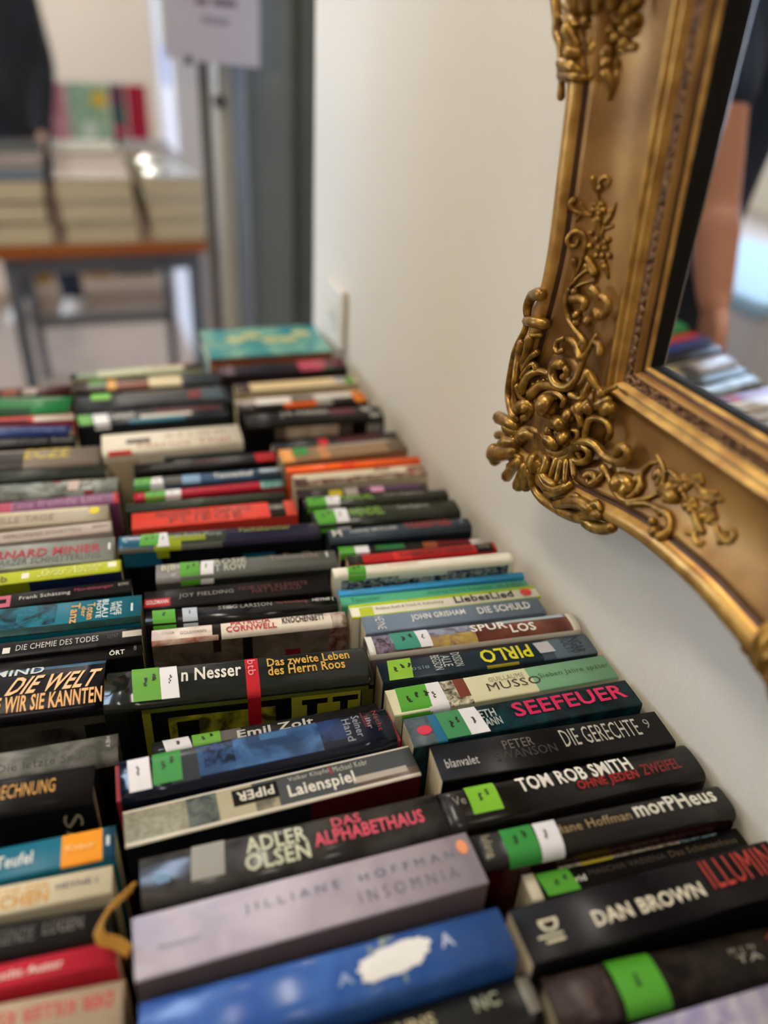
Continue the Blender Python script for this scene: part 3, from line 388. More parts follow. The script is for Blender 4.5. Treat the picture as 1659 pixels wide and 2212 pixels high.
   {'P': [(0, 0.52, 0.1, 1, '#333a30'), (0, 0.18, 0, 0.8, '#1d5a78'), (0.0, 0.5, 0, 0.1, '#5a5a54'), (0.2, 0.42, 0.25, 0.6, '#8f9a1e'), (0.17, 0.3, 0, 0.3, '#9aa51c')], 'S': [(0.1, 0.19, 0.12, 0.82, '#4fa32a', 2), (0.185, 0.245, 0.06, 0.86, '#e6e4e6', 1)], 'T': [('2', 0.025, 0.045, 0.35, 0.7, '#8fb5c8', 'b'), ('an Fuchs Morat', 0.27, 0.5, 0.42, 0.72, '#9a9a8c', ''), ('Fuchskammer', 0.59, 0.85, 0.5, 0.82, '#a39a2c', 'f')], 'CP': [(0, 1, 0, 1, '#0b0d16'), (0.05, 0.2, 0.5, 0.75, '#12485a'), (0.02, 0.2, 0.0, 0.12, '#1d5a78'), (0.18, 0.24, 0, 0.06, '#8f9a1e'), (0.6, 0.76, 0.08, 0.2, '#125a78'), (0.36, 0.45, 0.24, 0.36, '#8a8578'), (0.8, 0.83, 0.1, 0.2, '#8a5a1c'), (0.9, 0.94, 0.1, 0.2, '#8a7a3c')], 'hc': 1}),
  ('B', -0.2807, 0.7185, -0.0986, 0.1710, 0.0309, 0.1330, '#e0493a', 0.35,
   'coral red book with dark lettering, black block and a red right tip',
   {'P': [(0.83, 0.93, 0, 1, '#231816'), (0.93, 1, 0.0, 1, '#d8503c')], 'T': [('MANNER DER MARLENE', 0.14, 0.72, 0.5, 0.86, '#7a2a20', 't'), ('FLIEGE', 0.22, 0.66, 0.12, 0.5, '#8a3024', 't'), ('ROMAN', 0.835, 0.92, 0.4, 0.7, '#a8a298', 'b')]}),
  ('B', -0.2855, 0.7440, -0.0881, 0.1685, 0.0161, 0.1350, '#2f362a', 0.35,
   'plain dark moss green book with faint lettering, behind the coral red one',
   {'T': [('Hafen Mohnblume', 0.22, 0.88, 0.3, 0.7, '#4a5036', '')]}),
  ('B', -0.2772, 0.7727, -0.0700, 0.1639, 0.0152, 0.1320, '#a8182e', 0.35,
   'thin crimson book with green and white stickers and teal flecks at its right end',
   {'P': [(0.84, 1, 0, 1, ('art', '#8fbcb0', '#2a6a70', 60)), (0, 0.04, 0, 1, '#b5202c')], 'S': [(0.07, 0.2, 0, 1, '#4fa32a', 1), (0.2, 0.3, 0, 1, '#e6e4e6', 1)], 'T': [('DIE KINDER DES SOMMERS', 0.34, 0.82, 0.3, 0.65, '#c84a54', '')]}),
  ('B', -0.2751, 0.7936, -0.0860, 0.1656, 0.0190, 0.1360, '#34516e', 0.35,
   'steel blue book with white lettering, green and white stickers at its left end',
   {'P': [(0.2, 0.32, 0, 1, '#4f504c'), (0.32, 0.44, 0, 1, '#7f9fc0'), (0.85, 1, 0.5, 1, '#b5c3cf'), (0.8, 1, 0, 0.5, '#26303c')], 'S': [(0, 0.11, 0, 1, '#4fa32a', 1), (0.11, 0.2, 0, 1, '#e6e4e6', 1)], 'T': [('Tannenhof', 0.53, 0.8, 0.2, 0.8, '#dcd9cf', 'b')]}),
  ('B', -0.2715, 0.8319, -0.0531, 0.1644, 0.0214, 0.1350, '#1b1a1b', 0.35,
   'black book with a red block at its right end and dim lettering',
   {'P': [(0.85, 1, 0, 1, '#b51f28')], 'T': [('HENNING', 0.28, 0.4, 0.55, 0.95, '#8a867e', 'f'), ('MANKELL', 0.12, 0.38, 0.2, 0.5, '#6a665e', 'f'), ('DIE BRAUT', 0.42, 0.62, 0.3, 0.7, '#6a1c20', 'f')]}),
  ('B', -0.3020, 0.8920, -0.0529, 0.1644, 0.0528, 0.1430, '#e6dcc8', 0.35,
   'big white book with a black bar and faint red lettering',
   {'P': [(0.17, 0.34, 0.3, 0.5, '#2a2522'), (0.04, 0.2, 0, 0.08, '#c8452c')], 'T': [('A F J W M', 0.44, 0.88, 0.36, 0.62, '#b0907a', ''), ('Marius Thal', 0.25, 0.9, 0.08, 0.28, '#c08a74', 't')], 'CP': [(0, 1, 0, 1, '#cdbb98'), (0, 1, 0, 0.05, '#e6dcc8'), (0.4, 1, 0.05, 0.12, '#2f5454'), (0.25, 0.42, 0.05, 0.1, '#ece4cc')], 'hc': 1}),
  ('B', -0.3139, 0.9753, -0.0383, 0.1852, 0.0365, 0.1350, '#22262c', 0.35,
   'dark slate book with white blurred lettering, green and white stickers, and a teal strip',
   {'P': [(0.32, 0.7, 0, 0.3, '#2a6a7c'), (0.4, 0.75, 0.3, 0.55, '#c9c3b4')], 'S': [(0.0, 0.09, 0.1, 0.9, '#4fa32a', 0), (0.1, 0.2, 0, 1, '#e6e4e6', 0)], 'T': [('Lamort', 0.2, 0.36, 0.4, 0.95, '#c9c6be', 'b'), ('Die Braut im Schnee', 0.52, 0.96, 0.55, 0.95, '#9a2a34', 'f')]}),
  ('B', -0.3083, 1.0275, -0.0430, 0.2033, 0.0577, 0.1380, '#24272a', 0.35,
   'wide charcoal book with one small green sticker and a red spot',
   {'P': [(0.72, 0.8, 0.3, 0.7, '#7a1420'), (0.8, 0.95, 0.2, 0.9, ('art', '#4a5a62', '#2a3238', 20)), (0.3, 0.7, 0.85, 1, '#a89a80')], 'S': [(0.1, 0.22, 0.5, 1, '#6fbf2a', 0)], 'hc': 1, 'art': ('#2a2d30', '#15171a', 12)}),
  ('B', -0.3091, 1.0938, -0.0429, 0.2030, 0.0350, 0.1330, '#3a3028', 0.35,
   'dark book with an orange square and cream right half, in the back row',
   {'P': [(0.1, 0.2, 0.4, 1, '#4a8a3a'), (0.22, 0.28, 0, 1, '#d89a3c'), (0.28, 0.5, 0, 0.6, '#7a3a20'), (0.5, 0.72, 0, 1, '#d8c9a0'), (0.72, 1, 0, 1, '#3f464c')]}),
  ('B', -0.3217, 1.1288, 0.0201, 0.1831, 0.0216, 0.1370, '#c3c6a4', 0.35,
   'pale green and cream book with red lettering at the far left of the back row',
   {'P': [(0, 0.05, 0, 1, '#161a16'), (0.05, 0.2, 0, 1, '#7a8a72'), (0.86, 1, 0, 1, '#3a4038')], 'T': [('Die Nachtigall', 0.62, 0.95, 0.55, 1, '#b5524a', 'b')]}),
  ('A', -0.5185, 0.2565, -0.1275, 0.2100, 0.0320, 0.1350, '#c9b49a', 0.45,
   'beige book with red upside-down capitals at the bottom left corner',
   {'T': [('DER KILLER KO', 0.6851, 0.976, 0.5, 0.76, '#c04038', 'b180'), ('BIG', 0.7451, 0.85, 0.1, 0.36, '#3a3430', 'b180')], 'hc': 1}),
  ('A', -0.5120, 0.2829, -0.0956, 0.1950, 0.0139, 0.1350, '#d03044', 0.35,
   'crimson red paperback with cream lettering at the lower left',
   {'T': [('sucht Autor', 0.6662, 0.8551, 0.3, 0.62, '#e8cfc4', 'b')]}),
  ('A', -0.5175, 0.3057, -0.1304, 0.2050, 0.0219, 0.1370, '#262424', 0.5,
   'charcoal book with grey capitals and a yellow ribbon looped at its right end',
   {'T': [('AGENDE', 0.6793, 0.7943, 0.28, 0.68, '#565250', ''), ('LÜGEN', 0.8185, 0.9213, 0.36, 0.8, '#6a6662', '')], 'hc': 1, 'ribbon': [(0.1138, 0.0142, 0.141), (0.1094, 0.0079, 0.1439), (0.1029, 0.0003, 0.146), (0.099, -0.0073, 0.147), (0.0974, -0.0131, 0.1465), (0.0999, -0.0173, 0.1446), (0.106, -0.0183, 0.1418), (0.1128, -0.0229, 0.1389)]}),
  ('A', -0.5114, 0.3303, -0.0927, 0.1950, 0.0192, 0.1330, '#ece0c0', 0.35,
   'white paperback with orange capitals and a small black publisher name',
   {'T': [('CHE DER', 0.6634, 0.8152, 0.6, 0.82, '#d9a24a', ''), ('CHEN', 0.6766, 0.8152, 0.12, 0.56, '#cf9434', 'b'), ('HEYNE (', 0.835, 0.9604, 0.4, 0.64, '#6a6470', 'b')]}),
  ('A', -0.5077, 0.3544, -0.0688, 0.1950, 0.0237, 0.1330, '#156c86', 0.35,
   'teal blue paperback with an orange block near its right end',
   {'P': [(0.8338, 0.9593, 0, 1, '#f29a1c'), (0.9593, 1.0, 0, 1, '#1c4a60')], 'T': [('Teufel', 0.6393, 0.7489, 0.3, 0.68, '#d5dcd8', 'b'), ('Knaur', 0.8479, 0.9363, 0.42, 0.62, '#f5c878', 'b'), ('1', 0.9717, 0.9823, 0.36, 0.66, '#c9d5d8', 'b')]}),
  ('A', -0.5168, 0.4032, -0.1068, 0.1950, 0.0308, 0.1430, '#1c191c', 0.35,
   'black hardcover with gold condensed capitals and gold letters on its side',
   {'T': [('BRECHNUNG', 0.6655, 0.8761, 0.3, 0.66, '#d9a04a', 't')], 'CP': [(0.6903, 1.0, 0, 1, '#120d0c')], 'CT': [('SA', 0.8947, 0.9566, 0.05, 0.33, '#a89878', 'r90'), ('TAE', 0.5974, 0.7708, 0.3, 0.85, '#7a4c14', 'r90')], 'hc': 1}),
  ('A', -0.5001, 0.4354, -0.0758, 0.1950, 0.0279, 0.1330, '#6f706a', 0.3,
   'grey misty book with a dark faint title, behind the gold lettered hardcover',
   {'T': [('Die letzte Spur', 0.5916, 0.8938, 0.12, 0.42, '#33352f', ''), ('HEY', 0.9592, 0.9735, 0.4, 0.8, '#cfcfc4', 'v')], 'CP': [(0.5916, 1.0, 0, 1, '#15140f')], 'hc': 1, 'art': ('#84847c', '#5a5b56', 22)}),
  ('A', -0.5040, 0.5022, -0.1197, 0.1950, 0.0528, 0.1410, '#131018', 0.3,
   'navy black book with huge peach slanted capitals, grey picture on its side',
   {'P': [(0.5952, 1.0, 0.86, 1, '#3d6480'), (0.5952, 1.0, 0.74, 0.76, '#2a2a33')], 'T': [('MIND', 0.5749, 0.7652, 0.78, 0.96, '#cfd5d5', 'b'), ('DIE WELT', 0.6357, 0.9919, 0.36, 0.72, '#f6c48e', 'bs'), ('WIE WIR SIE KANNTEN', 0.5547, 0.996, 0.06, 0.34, '#f0b26a', 'bt')], 'CP': [(0.5952, 1.0, 0, 1, '#0c0b0b'), (0.5952, 0.919, 0.08, 0.42, ('art', '#4a463f', '#1d1b18', 12)), (0.5952, 1.0, 0.04, 0.1, '#3f3b34')], 'hc': 1}),
  ('A', -0.4751, 0.5364, -0.0908, 0.2000, 0.0138, 0.1310, '#151315', 0.35,
   'black paperback with a white three-letter word near its right end, behind the peach lettered one',
   {'T': [('ÖRT', 0.8674, 0.9282, 0.24, 0.74, '#dcd9cf', 'b'), ('HEY', 0.9641, 0.9751, 0.4, 0.85, '#8a867e', 'v')]}),
  ('A', -0.4713, 0.5540, -0.0963, 0.1950, 0.0196, 0.1340, '#171517', 0.35,
   'black paperback with thin white capitals and a white tab at its right end',
   {'P': [(0.9194, 1.0, 0.35, 0.75, '#d5cfc0'), (0.6775, 0.8157, 0, 0.2, '#2b292b'), (0.4414, 0.4702, 0.25, 0.6, '#e5e0d4')], 'T': [('DIE CHEMIE DES TODES', 0.4932, 0.8215, 0.3, 0.66, '#cfccc2', 'ft'), ('22767', 0.856, 0.9021, 0.4, 0.62, '#4a4a48', '')]}),
  ('A', -0.4680, 0.5877, -0.1138, 0.1950, 0.0391, 0.1360, '#12738a', 0.35,
   'teal paperback with black branches, orange and white block letters',
   {'P': [(0.3945, 0.5277, 0.2, 1, ('art', '#0c2a34', '#12738a', 22)), (0.3945, 1.0, 0, 0.22, ('art', '#0d3f3c', '#0c2a2c', 30)), (0.4732, 0.6367, 0.25, 1, ('art', '#12738a', '#0a1e28', 26))], 'T': [('Tanz', 0.6972, 0.7366, 0.18, 0.88, '#d9a456', 'bv'), ('der', 0.7427, 0.7639, 0.36, 0.74, '#d9a456', 'bv'), ('Toten', 0.7669, 0.8002, 0.26, 0.84, '#d9a456', 'bv'), ('NOTE', 0.8062, 0.8274, 0.28, 0.9, '#cfe0e2', 'bv'), ('BLAU', 0.8305, 0.8577, 0.28, 0.92, '#cfe0e2', 'bv'), ('WELT', 0.8668, 0.888, 0.32, 0.8, '#cfe0e2', 'bv'), ('SAGE', 0.891, 0.9152, 0.32, 0.8, '#cfe0e2', 'bv'), ('1', 0.9546, 0.9637, 0.4, 0.68, '#cfe0e0', 'b')]}),
  ('A', -0.4736, 0.6231, -0.0659, 0.1950, 0.0203, 0.1330, '#151214', 0.35,
   'black paperback with white name, magenta title and a pink square emblem',
   {'P': [(0.4134, 0.4737, 0.05, 0.85, '#c8667a'), (0.4249, 0.4565, 0.3, 0.6, '#151214')], 'T': [('Frank Schätzing', 0.5111, 0.7297, 0.3, 0.62, '#d5d2c8', 'f'), ('Mordshunger', 0.7469, 0.9195, 0.42, 0.7, '#a8244c', 'f'), ('KIWI', 0.9425, 0.9856, 0.48, 0.72, '#aaa69c', '')]}),
  ('A', -0.4799, 0.6513, -0.0696, 0.1950, 0.0183, 0.1380, '#b9c22c', 0.35,
   'lime green paperback with white handwriting and a navy side',
   {'P': [(0.5551, 0.5876, 0.25, 0.7, '#ece6d8'), (0.9403, 0.9783, 0.4, 0.8, '#ece6d8')], 'T': [('Saras Nacht', 0.6202, 0.924, 0.2, 0.85, '#e0e48a', 's'), ('rb', 0.4411, 0.4954, 0.1, 0.6, '#6a7414', 'b')], 'CP': [(0.4574, 0.5876, 0, 1, '#7a8418'), (0.5876, 1.0, 0, 1, '#182448')]}),
  ('A', -0.4832, 0.6906, -0.1140, 0.1950, 0.0398, 0.1350, '#a0a49c', 0.35,
   'silver grey paperback with wide red capitals over small dark capitals',
   {'T': [('BERNARD MINIER', 0.372, 0.9345, 0.38, 0.72, '#a81c34', 'b'), ('SCHWARZER SCHMETTERLING', 0.3529, 0.9345, 0.1, 0.34, '#5a5f5a', ''), ('1', 0.97, 0.9809, 0.4, 0.7, '#dcdcd4', 'b')], 'art': ('#a6aaa2', '#8f938c', 8)}),
  ('A', -0.4833, 0.7261, -0.0584, 0.1950, 0.0191, 0.1350, '#b5a79c', 0.35,
   'pinkish grey paperback with brown lettering, behind the silver grey one',
   {'P': [(0.9027, 0.9838, 0.4, 0.7, '#8a7468'), (0.4592, 1.0, 0.85, 1, '#cbbfb0')], 'T': [('DER VERLORENE SCHATTEN', 0.4051, 0.8486, 0.25, 0.62, '#7a665c', 't')]}),
  ('A', -0.4843, 0.7561, -0.1023, 0.1950, 0.0293, 0.1370, '#b3a793', 0.35,
   'beige grey paperback with a round yellow sticker',
   {'P': [(0.4549, 0.891, 0.7, 1, '#c9bd9c')], 'T': [('STILLE TAGE', 0.4004, 0.7275, 0.2, 0.6, '#8f7568', ''), ('O', 0.9019, 0.9564, 0.35, 0.85, '#e5d020', 'o')]}),
  ('A', -0.4720, 0.7861, -0.0599, 0.1950, 0.0226, 0.1330, '#7d4a70', 0.35,
   'purple paperback with pink letters and a red right edge',
   {'P': [(0.9724, 1.0, 0, 1, '#c8404a'), (0.3878, 0.449, 0, 1, '#b54a64')], 'T': [('Eine fremde Lilie', 0.449, 0.9143, 0.2, 0.85, '#b580a0', '')]}),
  ('A', -0.4699, 0.8211, -0.1243, 0.1950, 0.0336, 0.1350, '#7f857c', 0.35,
   'mottled grey green book with whitish blotches',
   {'P': [(0.7327, 0.79, 0.2, 0.95, '#c3aca0'), (0.8091, 0.8727, 0.2, 0.95, ('art', '#b5c0b8', '#5a4a40', 60)), (0.8218, 0.8727, -0.2, 0.15, '#7a1420'), (0.6437, 0.6946, 0.7, 1, '#7a2c24')], 'hc': 1, 'art': ('#959c94', '#4a4c44', 16)}),
  ('A', -0.4794, 0.8576, -0.1223, 0.1950, 0.0248, 0.1330, '#2c332b', 0.35,
   'plain dark green book, left column behind the mottled grey one',
   {'T': [('Der Garten', 0.4676, 0.7338, 0.3, 0.6, '#3f4a38', '')]}),
  ('A', -0.4829, 0.8948, -0.1135, 0.1925, 0.0453, 0.1370, '#8a7d72', 0.35,
   'taupe book with yellow capital letters',
   {'P': [(0.4102, 0.5694, 0, 0.75, '#3a3532'), (0.4102, 0.5871, 0.8, 1, '#a89c88')], 'T': [('ECZE', 0.5694, 0.823, 0.3, 0.9, '#c3ab3c', 'b')], 'CP': [(0.4102, 1.0, 0, 1, '#1c1918')], 'hc': 1}),
  ('A', -0.5079, 0.9450, -0.1481, 0.1950, 0.0229, 0.1330, '#1b1b1c', 0.35,
   'thin black book with grey lettering, between the blue and taupe books',
   {'T': [('DER STURM', 0.5633, 0.8161, 0.2, 0.7, '#5a5a58', ''), ('Roman', 0.8529, 0.977, 0.3, 0.8, '#7a7872', '')]}),
  ('A', -0.5133, 0.9753, -0.1804, 0.1950, 0.0273, 0.1350, '#27386e', 0.35,
   'royal blue book in the left column',
   {'T': [('Nordseegrab', 0.6489, 0.9649, 0.25, 0.75, '#5a6c9c', 'b')]}),
  ('A', -0.5089, 1.0054, -0.0994, 0.1938, 0.0167, 0.1350, '#c8403c', 0.35,
   'red book with a white block at its right end',
   {'P': [(0.7508, 1.0, 0, 0.75, '#d8ccc0'), (0.5385, 0.7231, 0, 0.3, '#2a2030')]}),
  ('A', -0.5104, 1.0499, -0.1811, 0.1950, 0.0530, 0.1390, '#237a42', 0.35,
   'bright green book with a pale line of lettering, back of the left column',
   {'P': [(0.5219, 0.761, 0, 0.25, '#1a4a2a')], 'T': [('Willkommen Sommer', 0.5458, 0.9426, 0.62, 0.95, '#9ab5a0', 't')], 'hc': 1}),
  ('A', -0.5101, 1.1011, -0.0681, 0.1950, 0.0264, 0.1330, '#46201c', 0.35,
   'dark red brown book with a rust patch, farthest in the left column',
   {'P': [(0.5511, 0.6456, 0, 0.8, '#8a4a34'), (0.6834, 0.7732, 0, 0.9, '#a89a90'), (0.5275, 1.0, 0.75, 1, '#5a4c46')]}),
]

GROUP = 'books standing spine up on the near table'
TABLE_Z = .74
def spine_shape(t, H, hc):
    e = min(.0045, t*.22) if hc else min(.0014, t*.2); b = min(.0032, .08*t) if hc else .0004
    def zs(v):
        v = min(max(v, 0), 1); a = abs(2*v-1)*t/2-(t/2-e); z = H-b*(2*v-1)**2
        if a > 0: z -= e*(1-math.sqrt(max(0, 1-(a/e)**2)))
        return z
    return zs, e
def build_cover(L, t, H, hc, base, P, CP, rough, name, parent, gap=0.):
    zs, e = spine_shape(t, H, hc); ct = .0022 if hc else .0006
    us = {0., 1.}; vs = {0., 1., .5}; cs = {0., 1.}
    for q in P:
        us |= {min(max(q[0], 0), 1), min(max(q[1], 0), 1)}; vs |= {min(max(q[2], 0), 1), min(max(q[3], 0), 1)}
    for q in CP:
        us |= {min(max(q[0], 0), 1), min(max(q[1], 0), 1)}; cs |= {q[2], q[3]}
    for k in (.134, .5, 1.0): vs |= {k*e/t, 1-k*e/t}
    if hc: vs |= {.3, .7}
    def uniq(s_):
        r = []
        for x in sorted(s_):
            if not r or x-r[-1] > 1e-4: r.append(x)
        return r
    us = uniq(us); vs = uniq(vs); cs = uniq(cs)
    prof = []; z0 = zs(0)
    for c in reversed(cs[1:]): prof.append((-t/2, z0*(1-c), 'c', c))
    for v in vs: prof.append((-t/2+v*t, zs(v), 's', v))
    prof.append((t/2, 0, 'f', 1))
    inn = []
    for (y, z, k, p) in prof:
        yy = min(max(y, -t/2+ct), t/2-ct); inn.append((yy, z-(ct if k == 's' else 0)))
    m = MB(); mb_ = anymat(base, rough); n = len(prof); base_i = m.m(mb_)
    V = []
    for u in us:
        x = (u-.5)*L
        V += [(x, p[0], p[1]) for p in prof]+[(x, p[0], p[1]) for p in inn]
    m.v = V; S2 = 2*n
    for i in range(len(us)-1):
        uc = (us[i]+us[i+1])/2
        for j in range(n-1):
            a, b = prof[j], prof[j+1]; mt = base_i
            if a[2] == 's' and b[2] == 's':
                vc = (a[3]+b[3])/2
                for q in P:
                    if q[0] <= uc <= q[1] and q[2] <= vc <= q[3]: mt = m.m(anymat(q[4], rough))
            elif j < len(cs)-1:
                cc = ((a[3] if a[2] == 'c' else 0)+(b[3] if b[2] == 'c' else 0))/2
                for q in CP:
                    if q[0] <= uc <= q[1] and q[2] <= cc <= q[3]: mt = m.m(anymat(q[4], rough))
            m.f.append((i*S2+j, (i+1)*S2+j, (i+1)*S2+j+1, i*S2+j+1)); m.mi.append(mt); m.smooth.append(a[2] == 's' and b[2] == 's')
            m.f.append((i*S2+n+j, i*S2+n+j+1, (i+1)*S2+n+j+1, (i+1)*S2+n+j)); m.mi.append(base_i); m.smooth.append(False)
        for j in (0, n-1):
            q = (i*S2+j, i*S2+n+j, (i+1)*S2+n+j, (i+1)*S2+j); m.f.append(q if j == 0 else q[::-1]); m.mi.append(base_i); m.smooth.append(False)
    for i, fl in ((0, 0), (len(us)-1, 1)):
        for j in range(n-1):
            q = (i*S2+j, i*S2+j+1, i*S2+n+j+1, i*S2+n+j); m.f.append(q[::-1] if fl else q); m.mi.append(base_i); m.smooth.append(False)
    return m.obj(name, parent), zs, ct
allt = set()
for b in BOOKS:
    for it in b[10].get('T', [])+b[10].get('CT', []):
        if 'o' not in it[6]: allt.add((it[0], 'b' in it[6]))
allt |= {(s, False) for s in ('1', 'a')}
prep_text(allt)
INK = mat('#1c2418', .5)
def build_book(colu, cx, cy, yaw, L, t, H, base, rough, label, d):
    hc = bool(d.get('hc'))
    bk = thing('book', label, 'book', (cx, cy, TABLE_Z), yaw, GROUP)
    bcol = ('art',)+d['art'] if 'art' in d else base
    Lc = L-.006 if d.get('board') else L
    cov, zs, ct = build_cover(Lc, t, H, hc, bcol, d.get('P', []), d.get('CP', []), rough, 'cover', bk)
    if d.get('board'):
        m = MB(); bm_ = mat(d['board'], .6)
        for sx in (-1, 1):
            x0, x1 = sorted((sx*(L/2-.006), sx*L/2))
            for y0, y1 in ((-t/2+.0024, -t/2+.005), (t/2-.005, t/2-.0024)): m.box((x0, y0, 0.0005), (x1, y1, H-.006), bm_)
            m.box((x0, -t/2+.005, H-.009), (x1, t/2-.005, H-.006), bm_)
        m.obj('cloth_boards', bk)
    ins = .0035 if hc else .0005
    if d.get('board'): ins = .007
    pb = MB(); pb.box((-L/2+ins, -t/2+ct+.0002, .0035 if hc else .0003), (L/2-ins, t/2-ct-.0002, zs(0)-ct), PAGES); pb.obj('page_block', bk)
    def sx(u): return (u-.5)*Lc
    if d.get('T'):
        for (s_, u0, u1, v0, v1, c, fl) in d['T']:
            pts, f = text_uv(s_, u0, u1, v0, v1, fl)
            if not pts: continue
            pts, f = cut_uv(pts, f)
            m = MB(); m.add([(sx(a), -t/2+t*bb, zs(bb)+.0006) for a, bb in pts], f, mat(c, .5))
            m.obj('spine_emblem' if 'o' in fl else 'spine_lettering', bk)
    if d.get('CT'):
        for (s_, u0, u1, c0, c1, c, fl) in d['CT']:
            pts, f = text_uv(s_, u0, u1, 0, 1, fl)
            m = MB(); m.add([(sx(a), -t/2-.0005, zs(0)*(1-(c0+(c1-c0)*(1-bb)))) for a, bb in pts], f, mat(c, .5))
            m.obj('cover_lettering', bk)
    for (u0, u1, v0, v1, c, nm) in d.get('S', [])+[w+(0,) for w in d.get('W', [])]:
        m = MB(); n = 8; vs = []; up = .0008 if c != WSTK else .0007
        pr = []
        for k in range(n+1):
            v = v0+(v1-v0)*k/n; pr.append((-t/2+t*v, zs(v)+up))
        if v0 < .03: pr[0] = (-t/2-.0006, pr[0][1]-.001); pr.insert(0, (-t/2-.0006, pr[0][1]-.004))
        j = random.uniform(-.004, .004)
        for k, (y, z) in enumerate(pr):
            sk = j*k/len(pr); vs += [(sx(u0)+sk, y, z), (sx(u1)+sk, y, z)]
        m.add(vs, [(2*k, 2*k+1, 2*k+3, 2*k+2) for k in range(len(pr)-1)], mat(c, .45, var=.04), True)
        so = m.obj('sticker', bk)
        if nm:
            m = MB(); du = (u1-u0)
            for q in range(nm):
                ua = u0+du*(.34+.3*q-(0 if nm > 1 else -.06)); n_ = 5
                vv = .62 if q == 0 else .72; w0 = v0+(v1-v0)*(.36 if q == 0 else .5)
                for g in range(n_):
                    va = w0+(v0+(v1-v0)*vv-w0)*g/n_; vb = va+(v1-v0)*.04
                    x0 = sx(ua)+random.uniform(-.0006, .0006); x1 = x0+du*L*random.uniform(.07, .13)
                    m.add([(x0, -t/2+t*va, zs(va)+up+.0003), (x1, -t/2+t*va, zs(va)+up+.0003), (x1, -t/2+t*vb, zs(vb)+up+.0003), (x0, -t/2+t*vb, zs(vb)+up+.0003)], [(0, 1, 2, 3)], INK)
            m.obj('sticker_marks', so)
    if d.get('BL'):
        m = MB(); vs = []; n = 40
        for k in range(n):
            a = 2*math.pi*k/n; rr = 1+.04*math.sin(5*a+1)+.05*math.sin(11*a)+.04*math.sin(17*a+2)
            ca, sa = math.cos(a), math.sin(a)
            sg = lambda q, p: math.copysign(abs(q)**p, q)
            u = .665+.105*sg(ca, .75)*rr; v = .50+.245*sg(sa, .8)*rr+.10*ca
            vs.append((u, v))
        vs, fs = cut_uv(vs, [tuple(range(n))], .05)
        m.add([(sx(u), -t/2+t*v, zs(v)+.0009) for u, v in vs], fs, mat('#e9e7e2', .45)); m.obj('paint_blot', bk)['label'] = 'white painted blot over the lettering'
    if d.get('ribbon'):
        m = MB(); P_ = [Vector(p) for p in d['ribbon']]
        for off in (-.0022, .0, .0022):
            m.tube([p+Vector((off*.5, off, .0006)) for p in P_], .0012, mat('#b8862a', .5), n=6, sub=4)
        m.obj('bookmark_ribbon', bk)['label'] = 'golden yellow ribbon bookmark'
    return bk
WSTK = '#e6e4e6'
for b in BOOKS: build_book(*b)

# near table
def table(name, label, x0, x1, y0, y1, ztop, topcol, edgecol, legcol, leg, th=.03, stretcher=False, legx=None, seam=None):
    t = thing(name, label, 'table', ((x0+x1)/2, (y0+y1)/2, 0)); hx, hy = (x1-x0)/2, (y1-y0)/2; ox = (x0+x1)/2
    em = mat(edgecol, .45, var=.15, scale=25); tm = mat(topcol, .4)
    cuts = [-hx]+([seam-ox-.0015, seam-ox+.0015] if seam else [])+[hx]
    for i in range(0, len(cuts), 2):
        a, b = cuts[i], cuts[i+1]
        m = MB(); m.box((a+.002, -hy+.002, ztop-th+.002), (b-.002, hy-.002, ztop), tm); tp = m.obj('tabletop', t)
        e = MB(); z0, z1 = ztop-th, ztop-.001
        vs = [(a, -hy), (b, -hy), (b, hy), (a, hy)]; vi = [(a+.002, -hy+.002), (b-.002, -hy+.002), (b-.002, hy-.002), (a+.002, hy-.002)]
        V = [(x, y, z) for z in (z0, z1) for x, y in vs]+[(x, y, z) for z in (z0, z1) for x, y in vi]
        F = []
        for k in range(4):
            n = (k+1) % 4; F += [(k, n, n+4, k+4), (k+8, k+12, n+12, n+8), (k+4, n+4, n+12, k+12), (k, k+8, n+8, n)]
        e.add(V, F, em); e.obj('edge_band', tp)
    lm = mat(legcol, .4, .3); lx = [q-ox for q in legx] if legx else [-(hx-leg), hx-leg]
    for cx in lx:
        for sy in (-1, 1):
            q = MB(); cy = sy*(hy-leg); q.box((cx-leg/2, cy-leg/2, 0), (cx+leg/2, cy+leg/2, ztop-th), lm, .003); q.obj('leg', t)
    if stretcher:
        q = MB(); q.box((lx[0]+leg*.5, hy-leg*1.4, .22), (lx[1]-leg*.5, hy-leg*.6, .26), lm); q.obj('stretcher', t)
    for sy in (-1, 1):
        q = MB(); q.box((lx[0]+leg*.5, sy*(hy-leg)-leg*.4, ztop-th-.05), (lx[1]-leg*.5, sy*(hy-leg)+leg*.4, ztop-th), lm); q.obj('apron', t)
    return t
table('table', 'near table under the rows of spine-up books, beside the mirror wall', -.655, -.012, -.15, 1.30, TABLE_Z, '#3a332e', '#6a4424', '#55565a', .04)

# flat books: top / bottom boards, spine, page block
def flat_book(x, y, z, w, d, h, rz, topcol, spinecol, label, group, side=1, rough=.3, tparts=None):
    """w along x, d along y, lies on its back; spine on +y side when side=1, else on -y"""
    t = thing('book', label, 'book', (x, y, z), rz, group)
    m = MB(); bt = .0025; cm = anymat(topcol, rough); sm = anymat(spinecol, rough)
    m.box((-w/2, -d/2, 0), (w/2, d/2, bt), cm); m.box((-w/2, -d/2, h-bt), (w/2, d/2, h), cm)
    ys = d/2-.003 if side > 0 else -d/2
    m.box((-w/2, ys, bt), (w/2, ys+.003, h-bt), sm); m.obj('cover', t)
    a, b_ = ((-d/2+.003, d/2-.0035) if side > 0 else (-d/2+.0035, d/2-.003))
    p = MB(); p.box((-w/2+.003, a, bt+.0002), (w/2-.003, b_, h-bt-.0002), PAGES2); p.obj('page_block', t)
    return t
